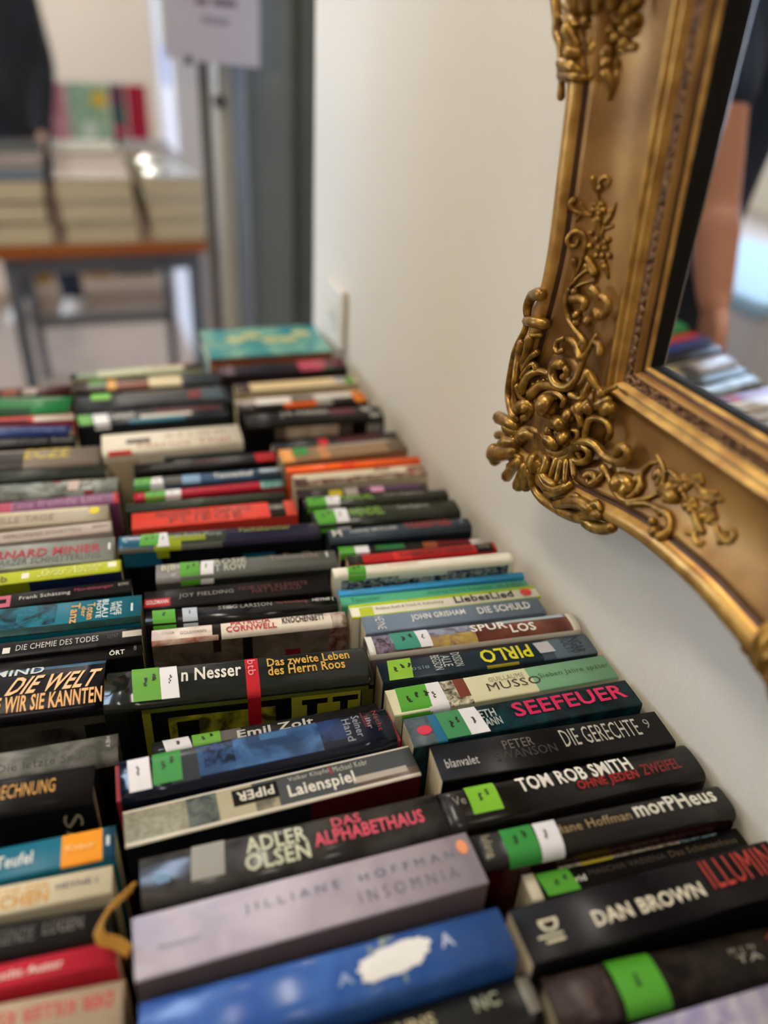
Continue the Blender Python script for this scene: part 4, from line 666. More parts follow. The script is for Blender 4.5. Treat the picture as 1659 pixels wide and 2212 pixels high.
def pages_flat():
    m = PAGES.copy(); m.node_tree.nodes['Mapping'].inputs['Scale'].default_value = (4, 4, 1100); return m
PAGES2 = pages_flat()
# pile at the far end of the near table
flat_book(-.108, 1.222, .740, .19, .125, .055, -.03, '#3a2a26', '#5a2a20', 'thick dark book lying flat at the bottom of the pile under the teal book', 'pile at the end of the near table', -1)
flat_book(-.108, 1.222, .795, .19, .125, .05, -.03, '#2a2a2e', '#3a2020', 'dark book lying flat in the middle of the pile under the teal book', 'pile at the end of the near table', -1)
tb = flat_book(-.112, 1.222, .845, .195, .128, .028, -.03, ('art', '#2a8790', '#7fb09a', 10), '#8a3a24', 'book lying flat with a teal and yellow patterned cover, far end of the near table', 'pile at the end of the near table', -1, .25)
m = MB(); m.box((-.0975, -.0655, .004), (.0975, -.064, .012), mat('#a8441f', .4)); m.box((-.0975, -.0655, .012), (.0975, -.064, .016), mat('#b5853c', .4)); m.obj('spine_print', tb)
for k in range(5):
    m = MB(); m.ball((-.045+.028*k, .012+.016*math.sin(k*1.9), .0280), .014, mat('#c9c682', .3), 12, 4, (1.2, 1.0, .05)); m.obj('printed_blob', tb)

CORNER = [
  [(0.5076,0.1877,0.0482,0.00524),(0.5265,0.1807,0.0437,0.00462),(0.5336,0.1701,0.0431,0.00401),(0.532,0.1641,0.0438,0.00339)],
  [(0.5295,0.1592,0.0446,0.00431),(0.5108,0.1649,0.0485,0.00447),(0.503,0.166,0.0449,0.00462)],
  [(0.5172,0.1525,0.0495,0.00216),(0.5107,0.1541,0.0482,0.002),(0.506,0.156,0.046,0.00185)],
  [(0.5323,0.1621,0.0439,0.00247),(0.5312,0.1519,0.0448,0.00262),(0.5392,0.1392,0.0443,0.00277),(0.5453,0.1269,0.044,0.00293),(0.547,0.1117,0.0445,0.00308),(0.5478,0.0943,0.0449,0.00324),(0.544,0.0851,0.0457,0.00339),(0.5293,0.0791,0.0495,0.00354),(0.5238,0.0775,0.0478,0.0037)],
  [(0.5332,0.1395,0.0455,0.0037),(0.5349,0.1269,0.0462,0.00339),(0.5283,0.1137,0.0507,0.00308),(0.5276,0.0994,0.0507,0.00277),(0.5237,0.0869,0.0489,0.00247)],
  [(0.5151,0.1503,0.0494,0.00401),(0.5168,0.1382,0.0501,0.00308),(0.5213,0.1286,0.0507,0.00216)],
  [(0.5073,0.1412,0.0464,0.00308),(0.513,0.1355,0.0487,0.00247),(0.5187,0.1236,0.0505,0.00185)],
  [(0.5225,0.0864,0.0485,0.00462),(0.5184,0.0923,0.048,0.00444),(0.5122,0.0959,0.0465,0.00425),(0.5075,0.0935,0.0444,0.00407),(0.5102,0.0859,0.0442,0.00388),(0.5161,0.0813,0.0458,0.0037)],
  [(0.5205,0.0866,0.0479,0.00524),(0.5192,0.0866,0.0475,0.00341)],
  [(0.5117,0.0918,0.0457,0.00616),(0.5111,0.0909,0.0454,0.00401)],
  [(0.5251,0.0697,0.0474,0.00462),(0.5342,0.069,0.0492,0.00539),(0.5602,0.0603,0.0433,0.00616)],
  [(0.5249,0.0641,0.0468,0.00462),(0.5346,0.0632,0.0489,0.00555)],
  [(0.526,0.0602,0.047,0.0037),(0.5604,0.0426,0.0433,0.00401)],
  [(0.523,0.0458,0.0469,0.00555),(0.5398,0.0349,0.0474,0.00678),(0.5629,0.0216,0.0429,0.00801)],
  [(0.5637,0.0249,0.0428,0.00709),(0.5609,0.0172,0.0432,0.00616)],
  [(0.5133,0.0419,0.0483,0.0037),(0.5363,0.0131,0.0433,0.00555)],
  [(0.5111,0.0419,0.0484,0.00462),(0.5302,0.0264,0.045,0.00431)],
  [(0.5006,0.0429,0.0487,0.00431),(0.5143,0.0158,0.0437,0.00586)],
  [(0.4949,0.0449,0.0487,0.00401),(0.5012,0.0234,0.0446,0.00586)],
  [(0.534,0.0509,0.0485,0.00616),(0.5244,0.0541,0.046,0.00616)],
  [(0.5503,0.0386,0.0445,0.00462),(0.5288,0.0487,0.0476,0.00462)],
  [(0.5204,0.0581,0.0447,0.00524),(0.517,0.0669,0.0442,0.00493),(0.5095,0.0734,0.0419,0.00462),(0.4972,0.0766,0.0416,0.00431),(0.4942,0.0714,0.041,0.00401),(0.4964,0.0645,0.0415,0.0037)],
  [(0.5154,0.0647,0.0431,0.00678),(0.5097,0.0694,0.0413,0.00616),(0.5023,0.0694,0.0399,0.00555)],
  [(0.5259,0.0591,0.0469,0.00401),(0.5288,0.051,0.0476,0.0036),(0.5246,0.044,0.0476,0.00318),(0.5123,0.0451,0.0476,0.00277)],
  [(0.4789,0.1421,0.0405,0.00462),(0.4869,0.1377,0.0412,0.00431),(0.4871,0.1296,0.0427,0.00401),(0.478,0.1257,0.0437,0.0037),(0.4655,0.1284,0.0424,0.00339),(0.4597,0.1371,0.0403,0.00308),(0.4582,0.1467,0.0388,0.00277),(0.4571,0.1543,0.0378,0.00247),(0.4533,0.1636,0.0369,0.00216),(0.4487,0.1739,0.0364,0.00185)],
  [(0.4723,0.1405,0.0406,0.00339),(0.4701,0.1377,0.041,0.00293),(0.4742,0.1338,0.042,0.00247)],
  [(0.4599,0.1541,0.038,0.00401),(0.4664,0.1589,0.0377,0.00339),(0.4738,0.1617,0.0375,0.00277),(0.4815,0.1608,0.0377,0.00216)],
  [(0.4932,0.1489,0.0391,0.00277),(0.4932,0.1545,0.0388,0.00247),(0.4874,0.1587,0.0378,0.00216)],
  [(0.4932,0.1493,0.0391,0.00277),(0.489,0.1476,0.0393,0.00247),(0.4844,0.1507,0.039,0.00216)],
  [(0.4598,0.1613,0.0373,0.00277),(0.4609,0.1662,0.037,0.00267),(0.4703,0.1691,0.0369,0.00257),(0.4791,0.1714,0.0368,0.00247),(0.4865,0.1761,0.0365,0.00236),(0.4901,0.1858,0.0381,0.00226),(0.4884,0.195,0.0378,0.00216)],
  [(0.4834,0.1902,0.0362,0.0037),(0.4747,0.1929,0.0361,0.00339),(0.467,0.1927,0.0361,0.00308),(0.4681,0.1885,0.0362,0.00277)],
  [(0.4833,0.1954,0.0361,0.00308),(0.4835,0.1906,0.0362,0.00216)],
  [(0.4614,0.2044,0.036,0.0037),(0.4567,0.2033,0.036,0.00308),(0.4543,0.1999,0.036,0.00247)],
  [(0.4492,0.2022,0.036,0.00308),(0.4431,0.2016,0.036,0.00296),(0.4403,0.1968,0.036,0.00284),(0.4436,0.1904,0.0361,0.00271),(0.451,0.1884,0.0361,0.00259),(0.4537,0.1905,0.0361,0.00247)],
  [(0.4735,0.1807,0.0364,0.00462),(0.4728,0.1801,0.0364,0.003)],
  [(0.4612,0.1808,0.0363,0.0037),(0.4609,0.1806,0.0363,0.0024)],
  [(0.4487,0.1896,0.0361,0.00431),(0.4484,0.1894,0.0361,0.0028)],
  [(0.4739,0.1758,0.0366,0.00339),(0.4734,0.176,0.0365,0.0022)],
  [(0.4613,0.1652,0.037,0.00339),(0.463,0.1619,0.0373,0.00308)],
  [(0.4407,0.1647,0.0365,0.00308),(0.4429,0.1691,0.0364,0.00262),(0.4496,0.1697,0.0365,0.00216)],
  [(0.447,0.1465,0.038,0.00462),(0.4417,0.1432,0.0379,0.00354),(0.4353,0.1403,0.0376,0.00247)],
  [(0.4458,0.1325,0.0393,0.00339),(0.4443,0.1394,0.0385,0.00277),(0.4458,0.1451,0.038,0.00216)],
  [(0.4481,0.1283,0.0401,0.00247),(0.4458,0.1361,0.0389,0.00216),(0.4467,0.1421,0.0384,0.00185)],
  [(0.4599,0.125,0.0423,0.00277),(0.4509,0.1253,0.0409,0.00231),(0.4446,0.1311,0.0393,0.00185)],
  [(0.4483,0.1175,0.0412,0.0037),(0.4421,0.1257,0.0395,0.00308),(0.4336,0.1351,0.0378,0.00247),(0.4177,0.1484,0.0364,0.00185)],
  [(0.4466,0.1201,0.0407,0.00555),(0.4464,0.1202,0.0406,0.00361)],
  [(0.4388,0.1233,0.0392,0.00493),(0.4385,0.1231,0.0391,0.00321)],
  [(0.4347,0.1324,0.038,0.00586),(0.4341,0.1327,0.038,0.00381)],
  [(0.4294,0.1387,0.0372,0.00462),(0.429,0.1389,0.0372,0.003)],
  [(0.4193,0.1317,0.0368,0.00555),(0.4235,0.128,0.0372,0.00431)],
  [(0.4305,0.1296,0.0378,0.00462),(0.4222,0.1368,0.0369,0.00308)],
  [(0.4965,0.1,0.0445,0.00339),(0.4951,0.1078,0.0447,0.00321),(0.4838,0.1164,0.0451,0.00302),(0.4737,0.1204,0.0444,0.00284),(0.4654,0.119,0.0438,0.00265),(0.4654,0.1142,0.0444,0.00247)],
  [(0.4788,0.1085,0.0459,0.01079),(0.478,0.1079,0.0459,0.00701)],
  [(0.4877,0.1025,0.0457,0.00247),(0.485,0.1103,0.0456,0.00216),(0.4751,0.1164,0.0451,0.00185)],
  [(0.5173,0.1056,0.0491,0.00401),(0.5153,0.1141,0.0491,0.00378),(0.5091,0.1235,0.0473,0.00354),(0.5013,0.1275,0.0438,0.00331),(0.4939,0.1284,0.0425,0.00308)],
  [(0.506,0.128,0.0459,0.00308),(0.5091,0.1314,0.0472,0.00267),(0.5142,0.1262,0.0491,0.00226),(0.5199,0.1161,0.0506,0.00185)],
  [(0.5077,0.1061,0.0459,0.00493),(0.5012,0.1147,0.0443,0.00442),(0.4919,0.12,0.044,0.0039),(0.4772,0.1242,0.0439,0.00339)],
  [(0.5071,0.1145,0.0462,0.00216),(0.5061,0.1077,0.0454,0.00216)],
  [(0.5025,0.1182,0.0446,0.00216),(0.5009,0.1128,0.0442,0.00216)],
  [(0.4972,0.1212,0.0432,0.00216),(0.493,0.1181,0.0441,0.00216)],
  [(0.5226,0.1067,0.0507,0.00339),(0.5198,0.0993,0.0492,0.00308),(0.5158,0.0977,0.0479,0.00277)],
  [(0.4812,0.0999,0.0459,0.00431),(0.4802,0.0993,0.0459,0.0028)],
  [(0.4728,0.1002,0.0456,0.0037),(0.4633,0.0999,0.0445,0.00709)],
  [(0.455,0.1099,0.0429,0.00616),(0.4544,0.1096,0.0428,0.00401)],
  [(0.4782,0.0861,0.0444,0.00462),(0.4779,0.0858,0.0443,0.003)],
  [(0.4766,0.0794,0.0431,0.00678),(0.4699,0.0795,0.0428,0.00586)],
  [(0.4563,0.0903,0.0426,0.00709),(0.4556,0.0896,0.0424,0.00461)],
  [(0.4504,0.1001,0.0421,0.00216),(0.4462,0.1008,0.0413,0.00216),(0.4457,0.0953,0.041,0.00216),(0.4504,0.09,0.0415,0.00216)],
  [(0.4626,0.0926,0.0439,0.00555),(0.4586,0.0934,0.0433,0.00462)],
  [(0.4708,0.1021,0.0455,0.00247),(0.4699,0.0953,0.0451,0.00231),(0.4761,0.0904,0.0449,0.00216)],
  [(0.453,0.1165,0.0421,0.00339),(0.4471,0.1132,0.0412,0.00308),(0.4432,0.1072,0.0407,0.00277)],
  [(0.4376,0.098,0.0396,0.00277),(0.4379,0.1057,0.0397,0.00272),(0.4364,0.115,0.0393,0.00267),(0.4288,0.1193,0.038,0.00262),(0.4188,0.1209,0.0371,0.00257),(0.4132,0.1152,0.0368,0.00252),(0.4144,0.1099,0.0369,0.00247)],
  [(0.4789,0.0675,0.0422,0.00308),(0.4676,0.0705,0.0418,0.00316),(0.458,0.0769,0.0411,0.00324),(0.4477,0.0887,0.0409,0.00331),(0.4362,0.0975,0.0394,0.00339),(0.4256,0.0988,0.0379,0.00347),(0.4162,0.0957,0.037,0.00354),(0.4054,0.0964,0.0364,0.00362),(0.3955,0.1006,0.0362,0.0037),(0.3909,0.1081,0.0361,0.00378),(0.3941,0.112,0.0362,0.00385),(0.4002,0.1099,0.0363,0.00393),(0.4022,0.1047,0.0363,0.00401)],
  [(0.4415,0.0907,0.04,0.00339),(0.4486,0.0837,0.0406,0.00334),(0.4488,0.0762,0.0398,0.00329),(0.4399,0.0771,0.0387,0.00324),(0.4313,0.0841,0.0382,0.00318),(0.4318,0.0909,0.0385,0.00313),(0.4379,0.0919,0.0394,0.00308)],
  [(0.4432,0.0832,0.0397,0.00247),(0.4402,0.0796,0.039,0.00154)],
  [(0.4738,0.0659,0.0428,0.00277),(0.4612,0.0689,0.0422,0.00262),(0.4504,0.0797,0.0404,0.00247)],
  [(0.4646,0.0665,0.043,0.00339),(0.4633,0.0551,0.0474,0.00247)],
  [(0.459,0.0682,0.0423,0.00339),(0.4542,0.0559,0.0476,0.00247)],
  [(0.4528,0.0713,0.0413,0.00339),(0.4448,0.0598,0.0465,0.00247)],
  [(0.4486,0.0753,0.0398,0.00339),(0.4393,0.0675,0.0432,0.00247)],
  [(0.4929,0.0475,0.0479,0.00493),(0.4938,0.0544,0.0455,0.00485),(0.4837,0.061,0.044,0.00478),(0.4738,0.0609,0.0448,0.0047),(0.4729,0.0532,0.0475,0.00462)],
  [(0.484,0.0547,0.0462,0.00955),(0.4818,0.0548,0.0464,0.00621)],
  [(0.4969,0.0491,0.047,0.0037),(0.4894,0.0412,0.0492,0.00392),(0.4884,0.0296,0.0454,0.00414),(0.4764,0.0254,0.0445,0.00436),(0.4586,0.0279,0.0442,0.00458),(0.4419,0.0317,0.0439,0.0048),(0.4246,0.038,0.044,0.00502),(0.4141,0.044,0.0443,0.00524)],
  [(0.476,0.0485,0.0489,0.00308),(0.4647,0.0449,0.0495,0.00318),(0.4512,0.0482,0.0493,0.00329),(0.4405,0.0567,0.0481,0.00339)],
  [(0.4642,0.0369,0.0465,0.00431),(0.4449,0.0502,0.0492,0.00354),(0.4374,0.0608,0.0465,0.00277)],
  [(0.4369,0.0458,0.0471,0.0037),(0.4287,0.0562,0.0485,0.00293),(0.4229,0.058,0.0483,0.00216)],
  [(0.4517,0.0338,0.0448,0.00462),(0.4338,0.0465,0.0469,0.00483),(0.417,0.0563,0.0487,0.00503),(0.4052,0.0582,0.0484,0.00524)],
  [(0.4771,0.052,0.0476,0.00431),(0.4663,0.0495,0.0492,0.0037),(0.4558,0.051,0.0491,0.00308)],
  [(0.4111,0.0431,0.044,0.00616),(0.4023,0.0433,0.0436,0.00555),(0.3909,0.0484,0.0439,0.00493),(0.3821,0.0553,0.0447,0.00431)],
  [(0.4052,0.0592,0.0485,0.0037),(0.3999,0.0661,0.0472,0.00308),(0.3944,0.0641,0.048,0.00247)],
  [(0.4141,0.0467,0.0448,0.00616),(0.4043,0.0541,0.0462,0.00539),(0.3962,0.0582,0.0472,0.00462)],
  [(0.4266,0.0729,0.0408,0.00339),(0.4255,0.0755,0.0394,0.00324),(0.4194,0.0767,0.039,0.00308),(0.4151,0.0743,0.0408,0.00293),(0.4187,0.0706,0.0429,0.00277)],
  [(0.4151,0.0743,0.0408,0.00247),(0.413,0.0807,0.0373,0.00231),(0.4136,0.0862,0.0367,0.00216)],
  [(0.4139,0.0861,0.0367,0.00308),(0.4076,0.0835,0.0364,0.00277),(0.3981,0.0795,0.039,0.00247),(0.3856,0.0783,0.0414,0.00216),(0.376,0.08,0.0411,0.00185)],
  [(0.4237,0.0708,0.0423,0.00216),(0.4184,0.0689,0.0438,0.00185)],
]
HSCROLL = [
  [(0.4109,0.0846,0.0349,0.00185),(0.3988,0.0804,0.0382,0.00163),(0.3874,0.0787,0.0408,0.00142),(0.376,0.0798,0.0413,0.0012)],
  [(0.376,0.0798,0.0413,0.00237),(0.368,0.0856,0.0378,0.00202),(0.3606,0.0921,0.0344,0.00167),(0.3553,0.0994,0.0313,0.00132)],
  [(0.3737,0.0794,0.0419,0.00237),(0.3627,0.0859,0.038,0.00211),(0.3537,0.088,0.0371,0.00185)],
  [(0.3544,0.088,0.037,0.00264),(0.348,0.0891,0.0366,0.00285),(0.341,0.0897,0.0363,0.00306),(0.3343,0.0869,0.038,0.00327),(0.332,0.0824,0.0415,0.00348),(0.3343,0.0784,0.0443,0.00369)],
  [(0.3443,0.0902,0.0359,0.00185),(0.3376,0.0875,0.0376,0.00185),(0.3342,0.0831,0.0409,0.00185)],
  [(0.3402,0.0783,0.0444,0.00422),(0.3395,0.0782,0.0445,0.00274)],
  [(0.3473,0.0819,0.0418,0.0029),(0.3469,0.0818,0.0419,0.00189)],
  [(0.3509,0.0883,0.037,0.00237),(0.3472,0.0863,0.0383,0.00158)],
  [(0.3551,0.1016,0.0304,0.00317),(0.3503,0.0959,0.0328,0.00317)],
  [(0.3517,0.1038,0.0296,0.00396),(0.3463,0.0977,0.0321,0.00343)],
  [(0.3555,0.0989,0.0315,0.00448),(0.3447,0.1006,0.0309,0.00528)],
  [(0.3603,0.0943,0.0332,0.00211),(0.3588,0.1013,0.0304,0.00191),(0.3613,0.1093,0.0285,0.00171),(0.3678,0.1137,0.0276,0.00152),(0.3733,0.1156,0.0275,0.00132)],
  [(0.3679,0.1028,0.0296,0.0029),(0.3667,0.1074,0.0288,0.00273),(0.3627,0.1052,0.0292,0.00255),(0.3629,0.1,0.0308,0.00237)],
  [(0.3795,0.1007,0.0301,0.00211),(0.377,0.1072,0.0287,0.00171),(0.3715,0.1114,0.028,0.00132)],
  [(0.3935,0.084,0.0367,0.00659),(0.3922,0.0881,0.0346,0.00615),(0.3833,0.0884,0.0351,0.00571),(0.3839,0.0839,0.0376,0.00528)],
  [(0.3825,0.0914,0.0335,0.0029),(0.3807,0.0958,0.0319,0.00273),(0.3751,0.0927,0.0333,0.00255),(0.3741,0.0882,0.0359,0.00237)],
  [(0.378,0.082,0.0394,0.00211),(0.3759,0.0873,0.0363,0.00193),(0.3777,0.094,0.0327,0.00176),(0.3804,0.1002,0.0302,0.00158)],
  [(0.3581,0.1119,0.028,0.00211),(0.352,0.1117,0.0281,0.00185),(0.3479,0.1097,0.0285,0.00158)],
  [(0.3231,0.0995,0.0314,0.00317),(0.3183,0.0967,0.0325,0.0029),(0.3115,0.0942,0.0336,0.00264)],
  [(0.3194,0.0977,0.0321,0.00237),(0.3142,0.0897,0.0363,0.0022),(0.3082,0.0877,0.0375,0.00202),(0.3068,0.0896,0.0363,0.00185)],
  [(0.32,0.0894,0.0365,0.00264),(0.3168,0.0905,0.0358,0.00211)],
  [(0.3048,0.1013,0.0307,0.00237),(0.2978,0.098,0.032,0.00232),(0.2922,0.0991,0.0316,0.00227),(0.2906,0.1038,0.0296,0.00222),(0.2958,0.1058,0.0292,0.00216),(0.2978,0.1023,0.0303,0.00211)],
  [(0.3265,0.1148,0.0276,0.00237),(0.3179,0.1147,0.0276,0.00224),(0.3105,0.1173,0.0275,0.00211)],
  [(0.2971,0.0965,0.0326,0.0029),(0.2961,0.1002,0.0311,0.00211)],
  [(0.3494,0.1005,0.0309,0.00185),(0.3433,0.1088,0.0286,0.00152),(0.3319,0.1176,0.0275,0.0012)],
  [(0.3419,0.1063,0.0291,0.00185),(0.3303,0.1027,0.0301,0.00152),(0.3142,0.1046,0.0294,0.0012)],
  [(0.3312,0.1155,0.0275,0.00185),(0.3245,0.1151,0.0275,0.00152),(0.3177,0.1156,0.0275,0.0012)],
  [(0.3134,0.1034,0.0298,0.00158),(0.3042,0.1013,0.0307,0.00103)],
  [(0.3299,0.1022,0.0303,0.00158),(0.3222,0.0997,0.0313,0.00103)],
  [(0.3445,0.1149,0.0275,0.00211),(0.3395,0.1142,0.0277,0.00137)],
  [(0.3313,0.1222,0.0275,0.00211),(0.3285,0.1204,0.0275,0.00137)],
  [(0.3437,0.1095,0.0285,0.00245),(0.3436,0.1095,0.0285,0.00159)],
  [(0.3416,0.1101,0.0284,0.00213),(0.3395,0.1107,0.0283,0.00294)],
  [(0.3429,0.1081,0.0288,0.00213),(0.342,0.1066,0.029,0.00294)],
  [(0.3453,0.108,0.0288,0.00213),(0.3469,0.1065,0.0291,0.00294)],
  [(0.3455,0.11,0.0284,0.00213),(0.3474,0.1105,0.0283,0.00294)],
  [(0.3432,0.1112,0.0282,0.00213),(0.3427,0.113,0.0279,0.00294)],
  [(0.3321,0.1183,0.0275,0.00182),(0.332,0.1183,0.0275,0.00118)],
  [(0.3306,0.1188,0.0275,0.00158),(0.329,0.1193,0.0275,0.00218)],
  [(0.3317,0.1172,0.0275,0.00158),(0.3313,0.116,0.0275,0.00218)],
  [(0.3334,0.1172,0.0275,0.00158),(0.3348,0.1159,0.0275,0.00218)],
  [(0.3334,0.1187,0.0275,0.00158),(0.3346,0.1192,0.0275,0.00218)],
  [(0.3316,0.1197,0.0275,0.00158),(0.331,0.1212,0.0275,0.00218)],
  [(0.3301,0.1025,0.0302,0.00253),(0.33,0.1025,0.0302,0.00165)],
  [(0.3281,0.103,0.03,0.00219),(0.3261,0.1036,0.0297,0.00304)],
  [(0.329,0.1013,0.0307,0.00219),(0.3279,0.1,0.0312,0.00304)],
  [(0.3314,0.1012,0.0307,0.00219),(0.3328,0.0998,0.0313,0.00304)],
  [(0.332,0.1029,0.03,0.00219),(0.3339,0.1033,0.0298,0.00304)],
  [(0.3299,0.104,0.0296,0.00219),(0.3295,0.1059,0.0292,0.00304)],
  [(0.3175,0.1149,0.0275,0.00222),(0.3173,0.1149,0.0275,0.00144)],
  [(0.3157,0.1155,0.0275,0.00192),(0.3138,0.116,0.0275,0.00266)],
  [(0.3167,0.1137,0.0278,0.00192),(0.316,0.1125,0.028,0.00266)],
  [(0.3187,0.1137,0.0278,0.00192),(0.3201,0.1124,0.028,0.00266)],
  [(0.3189,0.1154,0.0275,0.00192),(0.3204,0.1159,0.0275,0.00266)],
  [(0.3169,0.1166,0.0275,0.00192),(0.3163,0.1184,0.0275,0.00266)],
  [(0.314,0.1043,0.0295,0.00253),(0.3139,0.1042,0.0295,0.00165)],
  [(0.3121,0.1049,0.0294,0.00219),(0.3101,0.1055,0.0293,0.00304)],
  [(0.313,0.1031,0.03,0.00219),(0.3119,0.1018,0.0305,0.00304)],
  [(0.3153,0.103,0.03,0.00219),(0.3166,0.1017,0.0305,0.00304)],
  [(0.3157,0.1047,0.0294,0.00219),(0.3176,0.1052,0.0293,0.00304)],
  [(0.3137,0.106,0.0292,0.00219),(0.3132,0.1078,0.0288,0.00304)],
  [(0.3231,0.1126,0.028,0.00158),(0.3229,0.1126,0.028,0.00103)],
  [(0.3218,0.1129,0.0279,0.00137),(0.3205,0.1133,0.0278,0.0019)],
  [(0.3226,0.1117,0.0281,0.00137),(0.322,0.1108,0.0283,0.0019)],
  [(0.324,0.1117,0.0281,0.00137),(0.325,0.1108,0.0283,0.0019)],
  [(0.3241,0.1129,0.0279,0.00137),(0.3253,0.1132,0.0279,0.0019)],
  [(0.3228,0.1137,0.0278,0.00137),(0.3225,0.1148,0.0276,0.0019)],
]
VSCROLL = [
  [(0.4816,0.2723,0.0353,0.00201),(0.4803,0.2678,0.0345,0.0016),(0.4781,0.2645,0.0333,0.0012)],
  [(0.4773,0.2666,0.033,0.0018),(0.477,0.2716,0.0328,0.0017),(0.4737,0.2746,0.0315,0.0016),(0.4699,0.2732,0.0299,0.0015),(0.4712,0.2697,0.0305,0.0014)],
  [(0.4755,0.2672,0.0322,0.00281),(0.4748,0.2668,0.0319,0.00182)],
  [(0.4774,0.265,0.033,0.0014),(0.4756,0.2586,0.0322,0.001)],
  [(0.4912,0.2575,0.042,0.00221),(0.4927,0.2546,0.0431,0.00201),(0.491,0.251,0.0418,0.0018),(0.4874,0.2495,0.0389,0.0016)],
  [(0.4869,0.2554,0.0385,0.0014),(0.4843,0.2507,0.0369,0.0016)],
  [(0.4883,0.2448,0.0396,0.0018),(0.4853,0.2488,0.0375,0.0015),(0.4793,0.2491,0.0339,0.0012)],
  [(0.4884,0.2483,0.0397,0.0016),(0.4829,0.2506,0.0361,0.0012)],
  [(0.4626,0.2595,0.0284,0.0012),(0.464,0.2532,0.0286,0.0018),(0.4679,0.2467,0.0293,0.00241)],
  [(0.4657,0.2543,0.0289,0.00201),(0.4654,0.2489,0.0289,0.0014)],
  [(0.4736,0.2474,0.0315,0.00301),(0.4726,0.242,0.031,0.00211),(0.4692,0.2364,0.0297,0.0012)],
  [(0.4774,0.246,0.033,0.0014),(0.4742,0.2417,0.0317,0.0016)],
  [(0.4689,0.2427,0.0295,0.0016),(0.4703,0.2369,0.0301,0.0012)],
  [(0.4899,0.2267,0.0408,0.00221),(0.4917,0.2301,0.0424,0.00206),(0.4899,0.2354,0.0409,0.00192),(0.4858,0.2372,0.0378,0.00178),(0.4811,0.2337,0.035,0.00163),(0.4807,0.2256,0.0347,0.00149),(0.4824,0.2157,0.0354,0.00135),(0.4846,0.2078,0.0363,0.0012)],
  [(0.4893,0.2265,0.0403,0.00201),(0.4866,0.2273,0.0383,0.0018),(0.4856,0.2304,0.0377,0.0016)],
  [(0.4842,0.235,0.0368,0.0016),(0.4815,0.2305,0.0352,0.0013),(0.482,0.2232,0.0354,0.001)],
  [(0.4772,0.2205,0.0328,0.00241),(0.4733,0.2163,0.0311,0.00311),(0.4707,0.2125,0.03,0.00381)],
  [(0.4781,0.2152,0.033,0.00201),(0.4744,0.2124,0.0315,0.0018)],
  [(0.4866,0.2171,0.0379,0.00201),(0.4854,0.2099,0.0369,0.0016),(0.4864,0.2025,0.037,0.0012)],
  [(0.4747,0.2145,0.0316,0.0016),(0.4818,0.2077,0.0346,0.0015),(0.4869,0.1997,0.0371,0.0014),(0.4893,0.1921,0.038,0.0013),(0.4899,0.1873,0.0379,0.0012)],
  [(0.471,0.2061,0.03,0.0014),(0.4797,0.2021,0.0332,0.0013),(0.4838,0.1981,0.0353,0.0012)],
  [(0.4699,0.2097,0.0296,0.0018),(0.4701,0.206,0.0296,0.0014)],
  [(0.473,0.2343,0.0312,0.00241),(0.4728,0.2342,0.0311,0.00156)],
  [(0.4636,0.2363,0.0285,0.00241),(0.4633,0.2362,0.0285,0.00156)],
  [(0.4705,0.229,0.0302,0.00241),(0.4703,0.2289,0.0301,0.00156)],
  [(0.465,0.2302,0.0288,0.00241),(0.4648,0.2301,0.0288,0.00156)],
  [(0.4711,0.2237,0.0303,0.00241),(0.4709,0.2236,0.0303,0.00156)],
  [(0.4662,0.2248,0.029,0.00241),(0.466,0.2247,0.029,0.00156)],
  [(0.4601,0.2262,0.0279,0.00241),(0.4599,0.2261,0.0279,0.00156)],
  [(0.4643,0.2206,0.0286,0.00241),(0.4641,0.2205,0.0286,0.00156)],
  [(0.4774,0.2375,0.033,0.00241),(0.4772,0.2374,0.0329,0.00156)],
  [(0.4769,0.2291,0.0328,0.00241),(0.4768,0.229,0.0327,0.00156)],
  [(0.4659,0.2337,0.029,0.00241),(0.4657,0.2336,0.0289,0.00156)],
  [(0.4625,0.2181,0.0283,0.00281),(0.4605,0.2158,0.0279,0.00201),(0.4582,0.212,0.0275,0.0012)],
  [(0.4661,0.2433,0.029,0.0016),(0.4618,0.2456,0.0282,0.0012)],
  [(0.4748,0.2543,0.0319,0.00211),(0.4747,0.2543,0.0319,0.00137)],
  [(0.473,0.2541,0.0312,0.00182),(0.471,0.254,0.0304,0.00253)],
  [(0.4745,0.2527,0.0318,0.00182),(0.4742,0.251,0.0317,0.00253)],
  [(0.4765,0.2535,0.0326,0.00182),(0.4783,0.2526,0.0333,0.00253)],
  [(0.4762,0.2554,0.0325,0.00182),(0.4776,0.2566,0.0331,0.00253)],
  [(0.474,0.2558,0.0316,0.00182),(0.4731,0.2574,0.0312,0.00253)],
]
